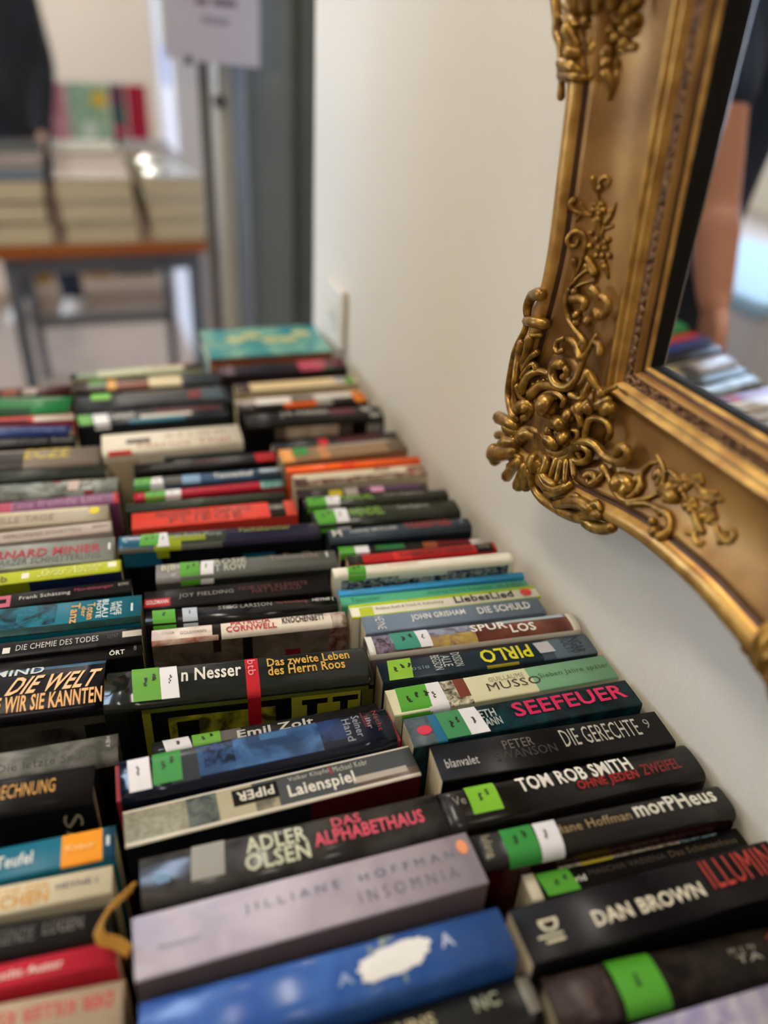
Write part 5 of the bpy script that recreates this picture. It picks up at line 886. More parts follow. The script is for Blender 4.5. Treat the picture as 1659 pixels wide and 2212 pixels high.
CART = [
  [(0.5446,0.3749,0.0415,0.00377),(0.5392,0.3675,0.0424,0.00368),(0.5359,0.3619,0.0429,0.00359),(0.5346,0.3544,0.0429,0.00349),(0.5268,0.3489,0.0439,0.0034),(0.5236,0.3404,0.0439,0.0033),(0.5226,0.3317,0.0435,0.00321)],
  [(0.5261,0.3703,0.0444,0.00264),(0.5107,0.3664,0.0477,0.00217),(0.5069,0.3673,0.0459,0.0017)],
  [(0.5274,0.3639,0.0442,0.00226),(0.5125,0.36,0.048,0.00198),(0.5059,0.3602,0.0454,0.0017)],
  [(0.5117,0.3564,0.048,0.00528),(0.508,0.3528,0.0472,0.00453),(0.5044,0.3488,0.0457,0.00377)],
  [(0.5079,0.3445,0.0478,0.00491),(0.5027,0.3443,0.0454,0.00415)],
  [(0.5201,0.3377,0.0443,0.00509),(0.5038,0.3373,0.0473,0.00415),(0.4978,0.3338,0.0442,0.00321)],
  [(0.5217,0.3308,0.0436,0.00377),(0.5021,0.3312,0.0474,0.0034),(0.4953,0.3311,0.0432,0.00302)],
  [(0.5219,0.3283,0.0434,0.00245),(0.5205,0.3185,0.0432,0.00302)],
  [(0.507,0.3413,0.0478,0.00226),(0.5009,0.3397,0.0451,0.00189)],
  [(0.4945,0.3613,0.0382,0.00415),(0.49,0.3649,0.0359,0.00403),(0.4861,0.3658,0.0338,0.0039),(0.4807,0.3629,0.0318,0.00377)],
  [(0.471,0.3618,0.029,0.00566),(0.4707,0.3616,0.029,0.00368)],
  [(0.4784,0.3676,0.031,0.00472),(0.4779,0.3706,0.0309,0.00377)],
  [(0.4964,0.3514,0.0404,0.00377),(0.4954,0.3559,0.0391,0.00302),(0.494,0.36,0.038,0.00226)],
  [(0.4912,0.3551,0.0368,0.00453),(0.491,0.355,0.0367,0.00294)],
  [(0.4819,0.3536,0.0325,0.00396),(0.4816,0.3535,0.0324,0.00258)],
  [(0.4748,0.3508,0.0301,0.00415),(0.4719,0.3491,0.0293,0.00283)],
  [(0.4671,0.3493,0.0286,0.00264),(0.4746,0.3477,0.0302,0.00217),(0.4787,0.3453,0.0318,0.0017)],
  [(0.4849,0.3455,0.0343,0.00566),(0.4847,0.3453,0.0342,0.00368)],
  [(0.493,0.3474,0.0385,0.00472),(0.4913,0.3466,0.0377,0.00307)],
  [(0.4834,0.3396,0.0342,0.00547),(0.4829,0.3383,0.034,0.00356)],
  [(0.4916,0.3402,0.0388,0.00245),(0.4915,0.3337,0.0399,0.00198),(0.4935,0.3303,0.042,0.00151)],
  [(0.4831,0.3341,0.0346,0.00453),(0.479,0.3288,0.0331,0.0034),(0.479,0.3218,0.0334,0.00226)],
  [(0.4766,0.335,0.0317,0.00208),(0.4758,0.3295,0.0318,0.00151)],
  [(0.4976,0.3705,0.0403,0.00566),(0.4974,0.3703,0.0402,0.00368)],
  [(0.4889,0.3705,0.0353,0.00472),(0.4882,0.3693,0.0349,0.00307)],
  [(0.4723,0.3723,0.0292,0.00472),(0.4737,0.3698,0.0295,0.00307)],
  [(0.4776,0.3582,0.0308,0.0034),(0.4724,0.3561,0.0293,0.00264),(0.4671,0.3571,0.0284,0.00189)],
  [(0.4779,0.3399,0.0319,0.00283),(0.4759,0.3368,0.0313,0.00189)],
  [(0.501,0.3616,0.0426,0.00415),(0.498,0.3599,0.0406,0.00283)],
  [(0.5024,0.3678,0.0434,0.00321),(0.4987,0.3652,0.0411,0.00264),(0.4953,0.3661,0.0386,0.00208)],
  [(0.4909,0.3587,0.0365,0.0034),(0.4909,0.3587,0.0364,0.00221)],
  [(0.4888,0.3582,0.0354,0.00294),(0.4865,0.3577,0.0342,0.00408)],
  [(0.4905,0.3569,0.0364,0.00294),(0.4901,0.3549,0.0362,0.00408)],
  [(0.4929,0.3581,0.0375,0.00294),(0.4949,0.3574,0.0386,0.00408)],
  [(0.4925,0.3602,0.0372,0.00294),(0.4942,0.3617,0.0381,0.00408)],
  [(0.49,0.3603,0.0359,0.00294),(0.489,0.3619,0.0354,0.00408)],
]
PAD = [(0.5273, 0.1807), (0.5459, 0.1723), (0.5476, 0.1582), (0.5478, 0.1453), (0.5593, 0.1227), (0.5641, 0.0994), (0.5643, 0.0816), (0.5593, 0.0701), (0.5474, 0.0653), (0.5617, 0.054), (0.5648, 0.0407), (0.5598, 0.0151), (0.546, 0.0151), (0.5354, 0.0073), (0.5114, 0.0159), (0.5058, 0.019), (0.4886, 0.0147), (0.4557, 0.0204), (0.4239, 0.0323), (0.4032, 0.0389), (0.3946, 0.0464), (0.4131, 0.0518), (0.4314, 0.06), (0.4363, 0.078), (0.426, 0.0983), (0.4239, 0.123), (0.4354, 0.1318), (0.4537, 0.1426), (0.4878, 0.1481), (0.5184, 0.1581)]

# ------------------------------------------------------------------ gilt mirror
def gold_mat(c1, c2, rough=.36, metal=.55, scale=40, stretch=(1, 1, 1), bump=.15):
    m = bpy.data.materials.new('gilt'); m.use_nodes = True; nt = m.node_tree; b = nt.nodes['Principled BSDF']
    tc = nt.nodes.new('ShaderNodeTexCoord'); mp = nt.nodes.new('ShaderNodeMapping'); mp.inputs['Scale'].default_value = stretch
    n = nt.nodes.new('ShaderNodeTexNoise'); n.inputs['Scale'].default_value = scale; n.inputs['Detail'].default_value = 5
    nt.links.new(tc.outputs['Object'], mp.inputs[0]); nt.links.new(mp.outputs[0], n.inputs['Vector'])
    r = nt.nodes.new('ShaderNodeValToRGB'); r.color_ramp.elements[0].position = .35; r.color_ramp.elements[1].position = .65
    r.color_ramp.elements[0].color = lin(c1); r.color_ramp.elements[1].color = lin(c2)
    nt.links.new(n.outputs['Fac'], r.inputs[0]); nt.links.new(r.outputs[0], b.inputs['Base Color'])
    b.inputs['Roughness'].default_value = rough; b.inputs['Metallic'].default_value = metal
    bp = nt.nodes.new('ShaderNodeBump'); bp.inputs['Strength'].default_value = bump; bp.inputs['Distance'].default_value = .001
    nt.links.new(n.outputs['Fac'], bp.inputs['Height']); nt.links.new(bp.outputs[0], b.inputs['Normal'])
    return m
GOLD = gold_mat('#7d5628', '#a5783a', .42, .5, 22)
GOLDR = gold_mat('#94672c', '#c29346', .34, .55, 60)
GOLDO = gold_mat('#6a4818', '#ad8334', .3, .6, 120, bump=.3)
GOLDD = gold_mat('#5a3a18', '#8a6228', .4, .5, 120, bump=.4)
BROWN = gold_mat('#553620', '#8f683e', .42, .35, 200, bump=.4)
GROOVE = gold_mat('#3f2110', '#57341a', .5, .3, 60)
BLACK = mat('#14120f', .7, spec=.2)
Y0, Y1, Z0, Z1 = -.081, .409, .164, .684
YC, ZC = (Y0+Y1)/2, (Z0+Z1)/2
mir = thing('mirror', 'wall mirror in an ornate carved gilt frame with scrolled corners', 'mirror', (0, YC, .973))
mir.rotation_euler = (0, -math.radians(2.8), 0)   # hangs leaning forward from the wall
OX, OY, OZ = 0, YC, 0
PROFILE = [  # (offset outwards from the sight edge, height off the wall, material of the strip that follows)
 (0, -.001, BLACK), (0, .0150, BLACK), (.0008, .0172, GOLDR), (.0025, .0190, GOLDR), (.0042, .0188, GOLDR), (.0050, .0178, GROOVE), (.0056, .0205, GOLD), (.0075, .0235, GOLD), (.0085, .0245, GOLDR), (.0092, .0238, GROOVE), (.0098, .0228, BROWN),
 (.0155, .0252, GROOVE), (.0162, .0250, GOLDR), (.0178, .0292, GOLDR), (.0200, .0302, GOLDR), (.0214, .0288, GROOVE), (.0222, .0268, GOLDR), (.0232, .0303, GOLDR), (.0255, .0322, GOLDR), (.0270, .0308, GROOVE), (.0279, .0282, GOLD),
 (.032, .0278, GOLD), (.039, .0270, GOLD), (.047, .0275, GOLD), (.055, .0292, GOLD), (.062, .0318, GOLD), (.069, .0355, GOLD), (.0745, .0395, GOLD), (.0772, .0418, GROOVE), (.0779, .0385, GROOVE), (.0793, .0388, GROOVE), (.0803, .0440, GOLDR), (.0845, .0475, GOLDR), (.0890, .0485, GOLDR), (.0928, .0470, GOLDR), (.0950, .0430, GOLD), (.0945, .0250, GOLD), (.0900, .001, GOLD)]
def smooth(a, b, x):
    t = min(max((x-a)/(b-a), 0), 1); return t*t*(3-2*t)
DC = .137
def D_v(s): return .1025+.0345*(1-smooth(-.11, .065, s))+.016*smooth(.155, .205, s)
def D_h(s): return .1010+.0360*(1-smooth(-.11, .075, s))+.012*smooth(.10, .19, s)
def warp(d, D): return d if d <= .028 else .028+(d-.028)*(D-.028)/.067
def member(name, a, b, outw, Df):
    """sight edge a->b in (y,z), outward unit vector outw"""
    m = MB(); n = 96; ax = Vector((b[0]-a[0], b[1]-a[1])); Ln = ax.length; ax /= Ln; ow = Vector(outw); A = Vector(a)
    P = len(PROFILE)
    for i in range(n+1):
        k = i/n
        for (d, h, _) in PROFILE:
            s = min(k, 1-k)*(Ln+2*DC)-DC; dd = warp(d, Df(s)); dc = warp(d, DC)
            # mitre: stretch along the member so both ends lie on the corner diagonals
            tpos = -dc+k*(Ln+2*dc)
            q = A+ax*tpos+ow*dd
            m.v.append((-h-OX, q[0]-OY, q[1]-OZ))
    for i in range(n):
        for j in range(P-1):
            m.f.append((i*P+j, i*P+j+1, (i+1)*P+j+1, (i+1)*P+j)); m.mi.append(m.m(PROFILE[j][2])); m.smooth.append(True)
    o = m.obj(name, mir, fixn=True)
    return o
mem = [member('frame_moulding', (Y1, Z1), (Y1, Z0), (1, 0), D_v), member('frame_moulding', (Y1, Z0), (Y0, Z0), (0, -1), D_h),
       member('frame_moulding', (Y0, Z0), (Y0, Z1), (-1, 0), D_v), member('frame_moulding', (Y0, Z1), (Y1, Z1), (0, 1), D_h)]
# looking glass
gm = bpy.data.materials.new('silvered_glass'); gm.use_nodes = True; b = gm.node_tree.nodes['Principled BSDF']
b.inputs['Metallic'].default_value = 1; b.inputs['Roughness'].default_value = 0; b.inputs['Base Color'].default_value = (.86, .88, .88, 1)
m = MB(); m.box((-.0115, Y0-.004-OY, Z0-.004-OZ), (-.0085, Y1+.004-OY, Z1+.004-OZ), gm)
m.v = [(x+max(z-Z0, 0)*math.tan(math.radians(1.2)), y, z) for x, y, z in m.v]   # the glass sits a little askew in its rebate, deeper at the top
m.obj('mirror_glass', mir)
m = MB(); m.box((-.0075, Y0-.02-OY, Z0-.02-OZ), (-.0045, Y1+.02-OY, Z1+.02-OZ), mat('#4a3a2a', .7))
m.v = [(x+max(z-Z0, 0)*math.tan(math.radians(1.2)), y, z) for x, y, z in m.v]
m.obj('backing_board', mir)
# carved band: small scrolls and beads all around
m = MB(); rnd = random.Random(3)
def band_pt(side, s, d):
    if side == 0: return (Y1+d, Z0-.03+s)
    if side == 1: return (Y0-.03+s, Z0-d)
    if side == 2: return (Y0-d, Z0-.03+s)
    return (Y0-.03+s, Z1+d)
for side in range(4):
    Ln = (Z1-Z0 if side in (0, 2) else Y1-Y0)+.06; s = .004; k = 0
    while s < Ln-.004:
        pts = [band_pt(side, s+dx, (.0127)+dy*.62*(1 if k % 2 else -1)) for dx, dy in ((-.0055, -.003), (-.002, .0035), (.002, .0005), (.0005, -.003), (.0045, -.0038), (.006, .002))]
        m.tube([(-.0243-OX, p[0]-OY, p[1]-OZ) for p in pts], [.0009, .0013, .0012, .0012, .0013, .0009], BROWN, n=5, sub=2)
        for (dx, dy, r) in ((.0, .0042, .0013), (.004, -.0008, .0014), (-.003, -.0042, .0012)):
            y, z = band_pt(side, s+dx, .0127+dy*.62*(1 if k % 2 else -1)); m.ball((-.0246-OX, y-OY, z-OZ), r*rnd.uniform(.8, 1.2), BROWN, 6, 4)
        s += .0105; k += 1
m.obj('carved_band', mir)
def orn(strokes, name, fn, sub=3):
    m = MB()
    for st in strokes:
        pts = []; rad = []
        for (y, z, h, r) in st:
            yy, zz = fn(y, z); pts.append((-h-r*.25-OX, yy-OY, zz-OZ)); rad.append(max(r, .0007))
        if len(st) == 2 and (Vector(pts[0])-Vector(pts[1])).length < .0008:
            m.ball(pts[0], rad[0], GOLDO, 10, 7)
        else: m.tube(pts, rad, GOLDO, n=8, sub=sub)
    return m.obj(name, mir)
FL = {'bl': lambda y, z: (y, z), 'tl': lambda y, z: (y, 2*ZC-z), 'br': lambda y, z: (2*YC-y, z), 'tr': lambda y, z: (2*YC-y, 2*ZC-z)}
for k, fn in FL.items():
    co = orn(CORNER, 'corner_ornament', fn)
    m = MB(); pc = [fn(*p) for p in PAD]; cy = sum(p[0] for p in pc)/len(pc); cz = sum(p[1] for p in pc)/len(pc)
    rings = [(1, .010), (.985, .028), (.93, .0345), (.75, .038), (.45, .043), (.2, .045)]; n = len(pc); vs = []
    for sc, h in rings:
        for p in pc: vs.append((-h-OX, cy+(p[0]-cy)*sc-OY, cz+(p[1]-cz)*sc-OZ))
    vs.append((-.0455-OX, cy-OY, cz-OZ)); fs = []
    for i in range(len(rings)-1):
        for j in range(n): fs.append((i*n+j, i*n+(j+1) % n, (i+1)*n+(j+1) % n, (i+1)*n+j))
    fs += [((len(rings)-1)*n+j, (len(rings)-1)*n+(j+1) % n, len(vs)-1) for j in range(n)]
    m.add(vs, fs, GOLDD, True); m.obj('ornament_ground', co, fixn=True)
    orn(VSCROLL, 'scroll_ornament', fn); orn(HSCROLL, 'scroll_ornament', fn)
def cart_pad(pts):
    m = MB(); n = len(pts); cy = sum(p[0] for p in pts)/n; cz = sum(p[1] for p in pts)/n; vs = []
    for sc, h in ((1, .004), (.985, .036), (.85, .0425), (.4, .0435)):
        for p in pts: vs.append((-h-OX, cy+(p[0]-cy)*sc-OY, cz+(p[1]-cz)*sc-OZ))
    vs.append((-.0435-OX, cy-OY, cz-OZ))
    fs = [(i*n+j, i*n+(j+1) % n, (i+1)*n+(j+1) % n, (i+1)*n+j) for i in range(3) for j in range(n)]+[(3*n+j, 3*n+(j+1) % n, 4*n) for j in range(n)]
    m.add(vs, fs, GOLD, True); return m
half = CART
full = CART+[[(y, 2*ZC-z, h, r) for (y, z, h, r) in st] for st in CART]
for dy, r in ((.062, .0035), (.075, .005), (.088, .0065), (.100, .0065)):
    full.append([(Y1+dy, Z0+.205, .047, r*.7), (Y1+dy+.004, ZC-.02, .050, r), (Y1+dy+.004, ZC+.02, .050, r), (Y1+dy, Z1-.205, .047, r*.7)])
for dz in (-.03, 0, .03): full.append([(Y1+.060, ZC+dz, .046, .003), (Y1+.085, ZC+dz*.8, .053, .005), (Y1+.108, ZC+dz, .049, .006)])
padL = [(Y1+.076, Z0+.158), (Y1+.103, Z0+.150), (Y1+.108, Z0+.17), (Y1+.112, Z0+.20), (Y1+.114, ZC), (Y1+.112, Z1-.20), (Y1+.108, Z1-.17), (Y1+.103, Z1-.150), (Y1+.076, Z1-.158), (Y1+.074, ZC)]
for sg in (1, -1):
    fn = (lambda y, z: (y, z)) if sg == 1 else (lambda y, z: (2*YC-y, z))
    co = orn(full, 'side_cartouche', fn); cart_pad([fn(*p) for p in padL]).obj('cartouche_ground', co, fixn=True)
for sg in (1, -1):
    # same carving turned onto the horizontal members
    def fn(y, z, sg=sg):
        dz = (z-ZC); dy = (y-Y1)
        return (YC+dz*.80, (Z0-dy+.002) if sg == 1 else (Z1+dy-.002))
    co = orn(full, 'end_cartouche', fn); cart_pad([fn(*p) for p in padL]).obj('cartouche_ground', co, fixn=True)

# ------------------------------------------------------------------ socket on the wall
sk = thing('wall_socket', 'square white plastic wall socket on the wall behind the last books', 'socket', (0, 1.175, .925))
SW = mat('#e2dcd0', .45)
boxobj('plate', (-.011, -.042, -.048), (-.0002, .042, .048), SW, sk, .003)
m = MB(); m.cyl((-.0112, 0, 0), (-.013, 0, 0), .022, mat('#ddd8cb', .4)); m.obj('insert', sk)
m = MB(); m.cyl((-.0131, .0095, 0), (-.0135, .0095, 0), .0028, INK); m.cyl((-.0131, -.0095, 0), (-.0135, -.0095, 0), .0028, INK); m.obj('pin_holes', sk)

# ------------------------------------------------------------------ sign stand
st = thing('sign_stand', 'aluminium sign stand holding a printed paper sheet in a clear holder', 'sign', (-.02, 2.0, 0))
ALU = mat('#b5ad98', .38, .5, .05); ALUD = mat('#6d675c', .4, .4); ALUB = mat('#8d9298', .35, .5)
m = MB(); m.cyl((0, 0, .012), (0, 0, 1.32), .021, ALU); m.obj('pole', st)
m = MB(); m.box((-.052, .006, .012), (-.028, .03, 1.32), ALUD, .003); m.obj('rear_rail', st)
m = MB(); m.box((.026, .004, .012), (.046, .03, 1.32), ALUB, .003); m.obj('rear_rail', st)
m = MB(); m.cyl((0, 0, 0), (0, 0, .012), .17, ALUD, 40); m.obj('base_plate', st)
m = MB(); m.cyl((-.012, -.03, 1.155), (-.012, -.015, 1.155), .014, mat('#3a3833', .4)); m.ball((-.012, -.032, 1.155), .012, mat('#3a3833', .4)); m.obj('clamp_knob', st)
# clear holder with rounded lower corners
pts = []
for cx, cz, a0 in ((-.125+.0, 1.215, 180), (.085, 1.215, 270)):
    for k in range(7):
        a = math.radians(a0+15*k); pts.append((cx+(.03)*math.cos(a), cz+.03*math.sin(a)))
pts += [(.115, 1.56), (-.155, 1.56)]
m = MB(); n = len(pts); vs = [(x, -.036, z) for x, z in pts]+[(x, -.032, z) for x, z in pts]
m.add(vs, [tuple(range(n)), tuple(range(2*n-1, n-1, -1))]+[(i, n+i, n+(i+1) % n, (i+1) % n) for i in range(n)], glassy((.93, .95, 1), .08))
m.obj('clear_holder', st, fixn=True)
m = MB(); m.add([(-.125, -.0385, 1.236), (.077, -.0385, 1.224), (.083, -.0385, 1.522), (-.119, -.0385, 1.534), (-.125, -.0378, 1.236), (.077, -.0378, 1.224), (.083, -.0378, 1.522), (-.119, -.0378, 1.534)],
                [(0, 1, 2, 3), (7, 6, 5, 4), (0, 4, 5, 1), (1, 5, 6, 2), (2, 6, 7, 3), (3, 7, 4, 0)], mat('#cfc8d4', .7))
ps = m.obj('paper_sheet', st)
m = MB()
for (x0, x1, z, c) in ((-.055, -.03, 1.335, '#8a6f7c'), (-.02, .03, 1.335, '#77707c'), (-.045, .012, 1.303, '#a69fae')): m.add([(x0, -.0392, z), (x1, -.0392, z-.001), (x1, -.0392, z+.012), (x0, -.0392, z+.013)], [(0, 1, 2, 3)], mat(c, .7))
m.obj('printed_lines', ps)
m = MB(); m.box((-.085, -.043, 1.224), (-.07, -.031, 1.242), mat('#5c5862', .4)); m.obj('clip', st)
pp = tag(boxobj('poster', (.056, 3.62, 1.06), (.0598, 3.72, 1.75), mat('#8f9a86', .6)), 'small narrow poster with yellow green and blue areas on the white pillar', 'poster')
boxobj('printed_area', (.0555, 3.62, 1.06), (.056, 3.72, 1.2), mat('#7486c0', .6), pp); boxobj('printed_area', (.0555, 3.63, 1.2), (.056, 3.7, 1.7), mat('#b0b07a', .6), pp)

# ------------------------------------------------------------------ far tables with piles
table('table', 'far table with a brown wooden edge and grey steel legs under stacked books', -.69, .006, 2.455, 3.36, .74, '#8a5a30', '#a25a1e', '#6d727c', .036, .034, True, legx=(-.56, -.045), seam=-.468)
rows = ['front', 'second', 'third', 'back']; cols = ['rightmost', 'second', 'third', 'fourth']
tops = [['#a9aaa8', '#a89c90', '#4f5a66'], ['#7f8a80', '#9a8880', '#8f8078'], ['#6d5a5c', '#9a958a', '#3f4a40'], ['#5c6068', '#a8a89c', '#5a5658']]
lay = ['topmost', 'middle', 'lowest']
cxs = [(-.083, .156), (-.302, .205), (-.548, .222)]
for r in range(4):
    for c in range(3):
        x, w = cxs[c]; z = .74; hs = [.062, .056, .058] if c == 0 else [.06, .055, .058]
        if r: hs = [h_*(1+.05*((r*c) % 3-1)) for h_ in hs]
        for k in range(3):
            h_ = hs[k]; jx = random.uniform(-.005, .005); dep = .2
            kk = 2-k
            colr = tops[r][c] if kk == 0 else random.choice(['#b9b0a0', '#5e5a55', '#8a7a66', '#a5a09a', '#3f4248'])
            flat_book(x+jx, 2.462+.1+r*.218+random.uniform(-.004, .004), z, w, dep, h_-.0004, random.uniform(-.015, .015), colr, colr,
                      '%s cream edged book of the %s stack, %s row of the far table' % (lay[kk], ('rightmost', 'middle', 'leftmost')[c], rows[r]),
                      'cream edged books stacked on the far table', 1, .25)
            z += h_
# two glossy cards added on the rightmost stacks, tilted to mirror a ceiling light
for i, (x, y, z, lb) in enumerate(((-.132, 2.535, .9165, 'small glossy card added to glint on the front rightmost stack of the far table'), (-.128, 2.752, .9165, 'small glossy card added to glint on the second row rightmost stack of the far table'))):
    t = thing('glint_card', lb, 'card', (x, y, z), -.5, 'glossy cards added for glints'); w, d, a = .022, .045, math.radians(17); cm = mat('#c9cac6', .05, coat=1., var=.02, spec=.8); hgt = d*math.sin(a)
    m = MB(); m.add([(-w, -d/2, 0), (w, -d/2, 0), (w, d/2, hgt), (-w, d/2, hgt), (-w, -d/2, .0012), (w, -d/2, .0012), (w, d/2, hgt+.0012), (-w, d/2, hgt+.0012)], [(0, 3, 2, 1), (4, 5, 6, 7), (0, 1, 5, 4), (1, 2, 6, 5), (2, 3, 7, 6), (3, 0, 4, 7)], cm); m.obj('front_flap', t)
    m = MB(); m.add([(-w, d/2, hgt), (w, d/2, hgt), (w, d/2+.02, 0), (-w, d/2+.02, 0), (-w, d/2+.001, hgt+.001), (w, d/2+.001, hgt+.001), (w, d/2+.021, 0), (-w, d/2+.021, 0)], [(0, 3, 2, 1), (4, 5, 6, 7), (1, 2, 6, 5), (3, 0, 4, 7)], cm); m.obj('rear_flap', t)
# low shelf with picture books standing upright behind the far tables
sh = thing('shelf', 'low white shelf behind the far tables with bright picture books standing on it', 'shelf', (-.35, 4.42, 0))
SWH = mat('#d9d4cc', .5)
boxobj('top_board', (-.65, -.16, .70), (.42, .16, .74), SWH, sh); boxobj('bottom_board', (-.62, -.16, .30), (.39, .16, .33), SWH, sh)
for x in (-.65, .39): boxobj('side_panel', (x, -.16, 0), (x+.03, .16, .70), SWH, sh)
pics = [(-.385, .125, '#c9808a', ('art', '#c06a74', '#d9a0a0', 10), 'pink picture book standing upright at the left on the low shelf'), (-.225, .18, '#7fa884', ('art', '#7fa884', '#b5c9a8', 10), 'pale green picture book with a yellow sun standing upright on the low shelf'),
        (-.093, .07, '#2f6a50', ('art', '#2f6a50', '#4a3a5a', 12), 'narrow dark green and violet picture book standing upright on the low shelf'), (-.005, .095, '#b0283a', ('art', '#b8283a', '#8a2040', 12), 'red picture book standing upright at the right on the low shelf')]
for x, w, c, a, lb in pics:
    t = thing('picture_book', lb, 'book', (x, 4.36, .74), random.uniform(-.04, .04), 'picture books on the low shelf'); h = w/2
    m = MB(); m.box((-h, 0, 0), (h, .003, .27), anymat(a, .3)); m.box((-h, .017, 0), (h, .02, .27), mat(c, .3)); m.box((-h, .003, 0), (-h+.003, .017, .27), mat(c, .3)); m.obj('cover', t)
    m = MB(); m.box((-h+.0035, .0031, .003), (h-.002, .0169, .267), PAGES); m.obj('page_block', t)
    if lb.startswith('pale'):
        m = MB(); m.cyl((.05, -.001, .205), (.05, 0, .205), .036, mat('#d9b52a', .4)); m.obj('printed_sun', t)
        m = MB(); m.cyl((-.01, -.001, .075), (-.01, 0, .075), .035, mat('#d5dcc8', .4)); m.obj('printed_flower', t)
    if lb.startswith('narrow'):
        m = MB(); m.box((-.034, -.001, .18), (.034, 0, .268), mat('#5a2440', .4)); m.obj('printed_band', t)
        m = MB(); m.cyl((.0, -.001, .07), (.0, 0, .07), .026, mat('#c03050', .4)); m.obj('printed_flower', t)
# things on the floor under and behind the far tables
def crate(x, y, w, d, h, c, label):
    t = thing('crate', label, 'crate', (x, y, 0), 0, 'crates under the far tables'); m = MB(); cm = mat(c, .5)
    m.box((-w/2, -d/2, 0), (w/2, d/2, .012), cm)
    for a, b_ in (((-w/2, -d/2, .012), (w/2, -d/2+.012, h)), ((-w/2, d/2-.012, .012), (w/2, d/2, h)), ((-w/2, -d/2+.012, .012), (-w/2+.012, d/2-.012, h)), ((w/2-.012, -d/2+.012, .012), (w/2, d/2-.012, h))): m.box(a, b_, cm)
    m.obj('body', t); m = MB()
    for sy in (-1, 1): m.box((-w/2-.006, sy*(d/2+.004)-.008, h-.02), (w/2+.006, sy*(d/2+.004)+.008, h+.004), cm)
    m.obj('rim', t)
crate(-.62, 4.85, .2, .3, .27, '#a8801c', 'yellow plastic crate on the floor, left of the dark blue trousers')
crate(-.28, 4.95, .14, .3, .28, '#b58a20', 'narrow yellow plastic crate on the floor, right of the dark blue trousers')
bg = thing('bag', 'dark navy blue bag on the floor under the far table', 'bag', (.0, 4.95, 0))
m = MB(); m.box((-.19, -.14, 0), (.19, .14, .30), mat('#131a38', .6), .04); m.obj('body', bg)
m = MB()
for sy in (-.08, .08): m.tube([(-.08, sy, .29), (-.06, sy, .38), (.06, sy, .38), (.08, sy, .29)], .008, mat('#0e1226', .6), 6)
m.obj('handle', bg)
bx_ = thing('bright_patch_box', 'white box with a pale blue lid, added as the bright floor patch in the mirror', 'box', (-2.25, 2.62, 0))  # added box, stands in for a bright patch of floor in the mirror
m = MB(); m.box((-.3, -.45, 0), (.3, .45, .36), mat('#b4b4bc', .6), .02); m.obj('body', bx_)
m = MB(); m.box((-.31, -.46, .36), (.31, .46, .42), mat('#8fb4d0', .6), .012); m.obj('lid', bx_)
m = MB(); m.box((-.2, -.08, 0), (.2, .08, .24), mat('#e8e6e2', .5), .02); tag(m.obj('radiator', loc=(-4.38, 4.2, .06)), 'white panel heater under the window', 'heater')
bpy.data.objects['radiator'].scale = (.8, 1, 1)

# ------------------------------------------------------------------ people
def voxel(mb, name, size, mt, parent, sm=2):
    o = mb.obj('tmp'); md = o.modifiers.new('r', 'REMESH'); md.mode = 'VOXEL'; md.voxel_size = size; md.use_smooth_shade = True
    if sm: s_ = o.modifiers.new('s', 'SMOOTH'); s_.iterations = sm; s_.factor = .5
    bpy.context.view_layer.update(); dg = bpy.context.evaluated_depsgraph_get()
    me = bpy.data.meshes.new_from_object(o.evaluated_get(dg)); bpy.data.objects.remove(o)
    me.materials.clear(); me.materials.append(mt)
    for p in me.polygons: p.material_index = 0; p.use_smooth = True
    r = bpy.data.objects.new(name, me); COL.objects.link(r); r.parent = parent; return r
DUM = mat('#808080')
def hand(m, wrist, fwd, palm_n, side, curl=.35, sc=1.):
    """wrist point, finger direction, palm normal (the way the palm faces), thumb side vector"""
    w = Vector(wrist); f = Vector(fwd).normalized(); n = Vector(palm_n).normalized(); n = (n-f*n.dot(f)).normalized(); s_ = Vector(side).normalized(); s_ = (s_-f*s_.dot(f)-n*s_.dot(n)).normalized()
    for k, off in enumerate((-.028, -.010, .010, .028)):
        m.tube([w+s_*off*.55*sc, w+f*.045*sc+s_*off*.95*sc, w+f*.09*sc+s_*off*sc], [.017*sc, .015*sc, .0125*sc], DUM, 8, 2)
    for k, (off, ln) in enumerate(((.029, .070), (.010, .080), (-.010, .074), (-.028, .058))):
        b0 = w+f*.088*sc+s_*off*sc; p = [b0]; d = f.copy()
        for g, q in enumerate((.45, .31, .24)):
            c = curl*(.5+.5*g); d = (f*math.cos(c*(g+1)*.8)+n*math.sin(c*(g+1)*.8)+s_*off*2.2).normalized(); p.append(p[-1]+d*ln*q*sc)
        m.tube(p, [.0098*sc, .0092*sc, .0085*sc, .0072*sc], DUM, 8, 3)
    b0 = w+f*.022*sc+s_*.026*sc; t1 = b0+(f*.6+s_*.75+n*.25).normalized()*.045*sc; t2 = t1+(f*.85+s_*.3+n*.35).normalized()*.032*sc; t3 = t2+(f*.95+n*.35).normalized()*.024*sc
    m.tube([b0, t1, t2, t3], [.016*sc, .0125*sc, .0108*sc, .0085*sc], DUM, 8, 3)
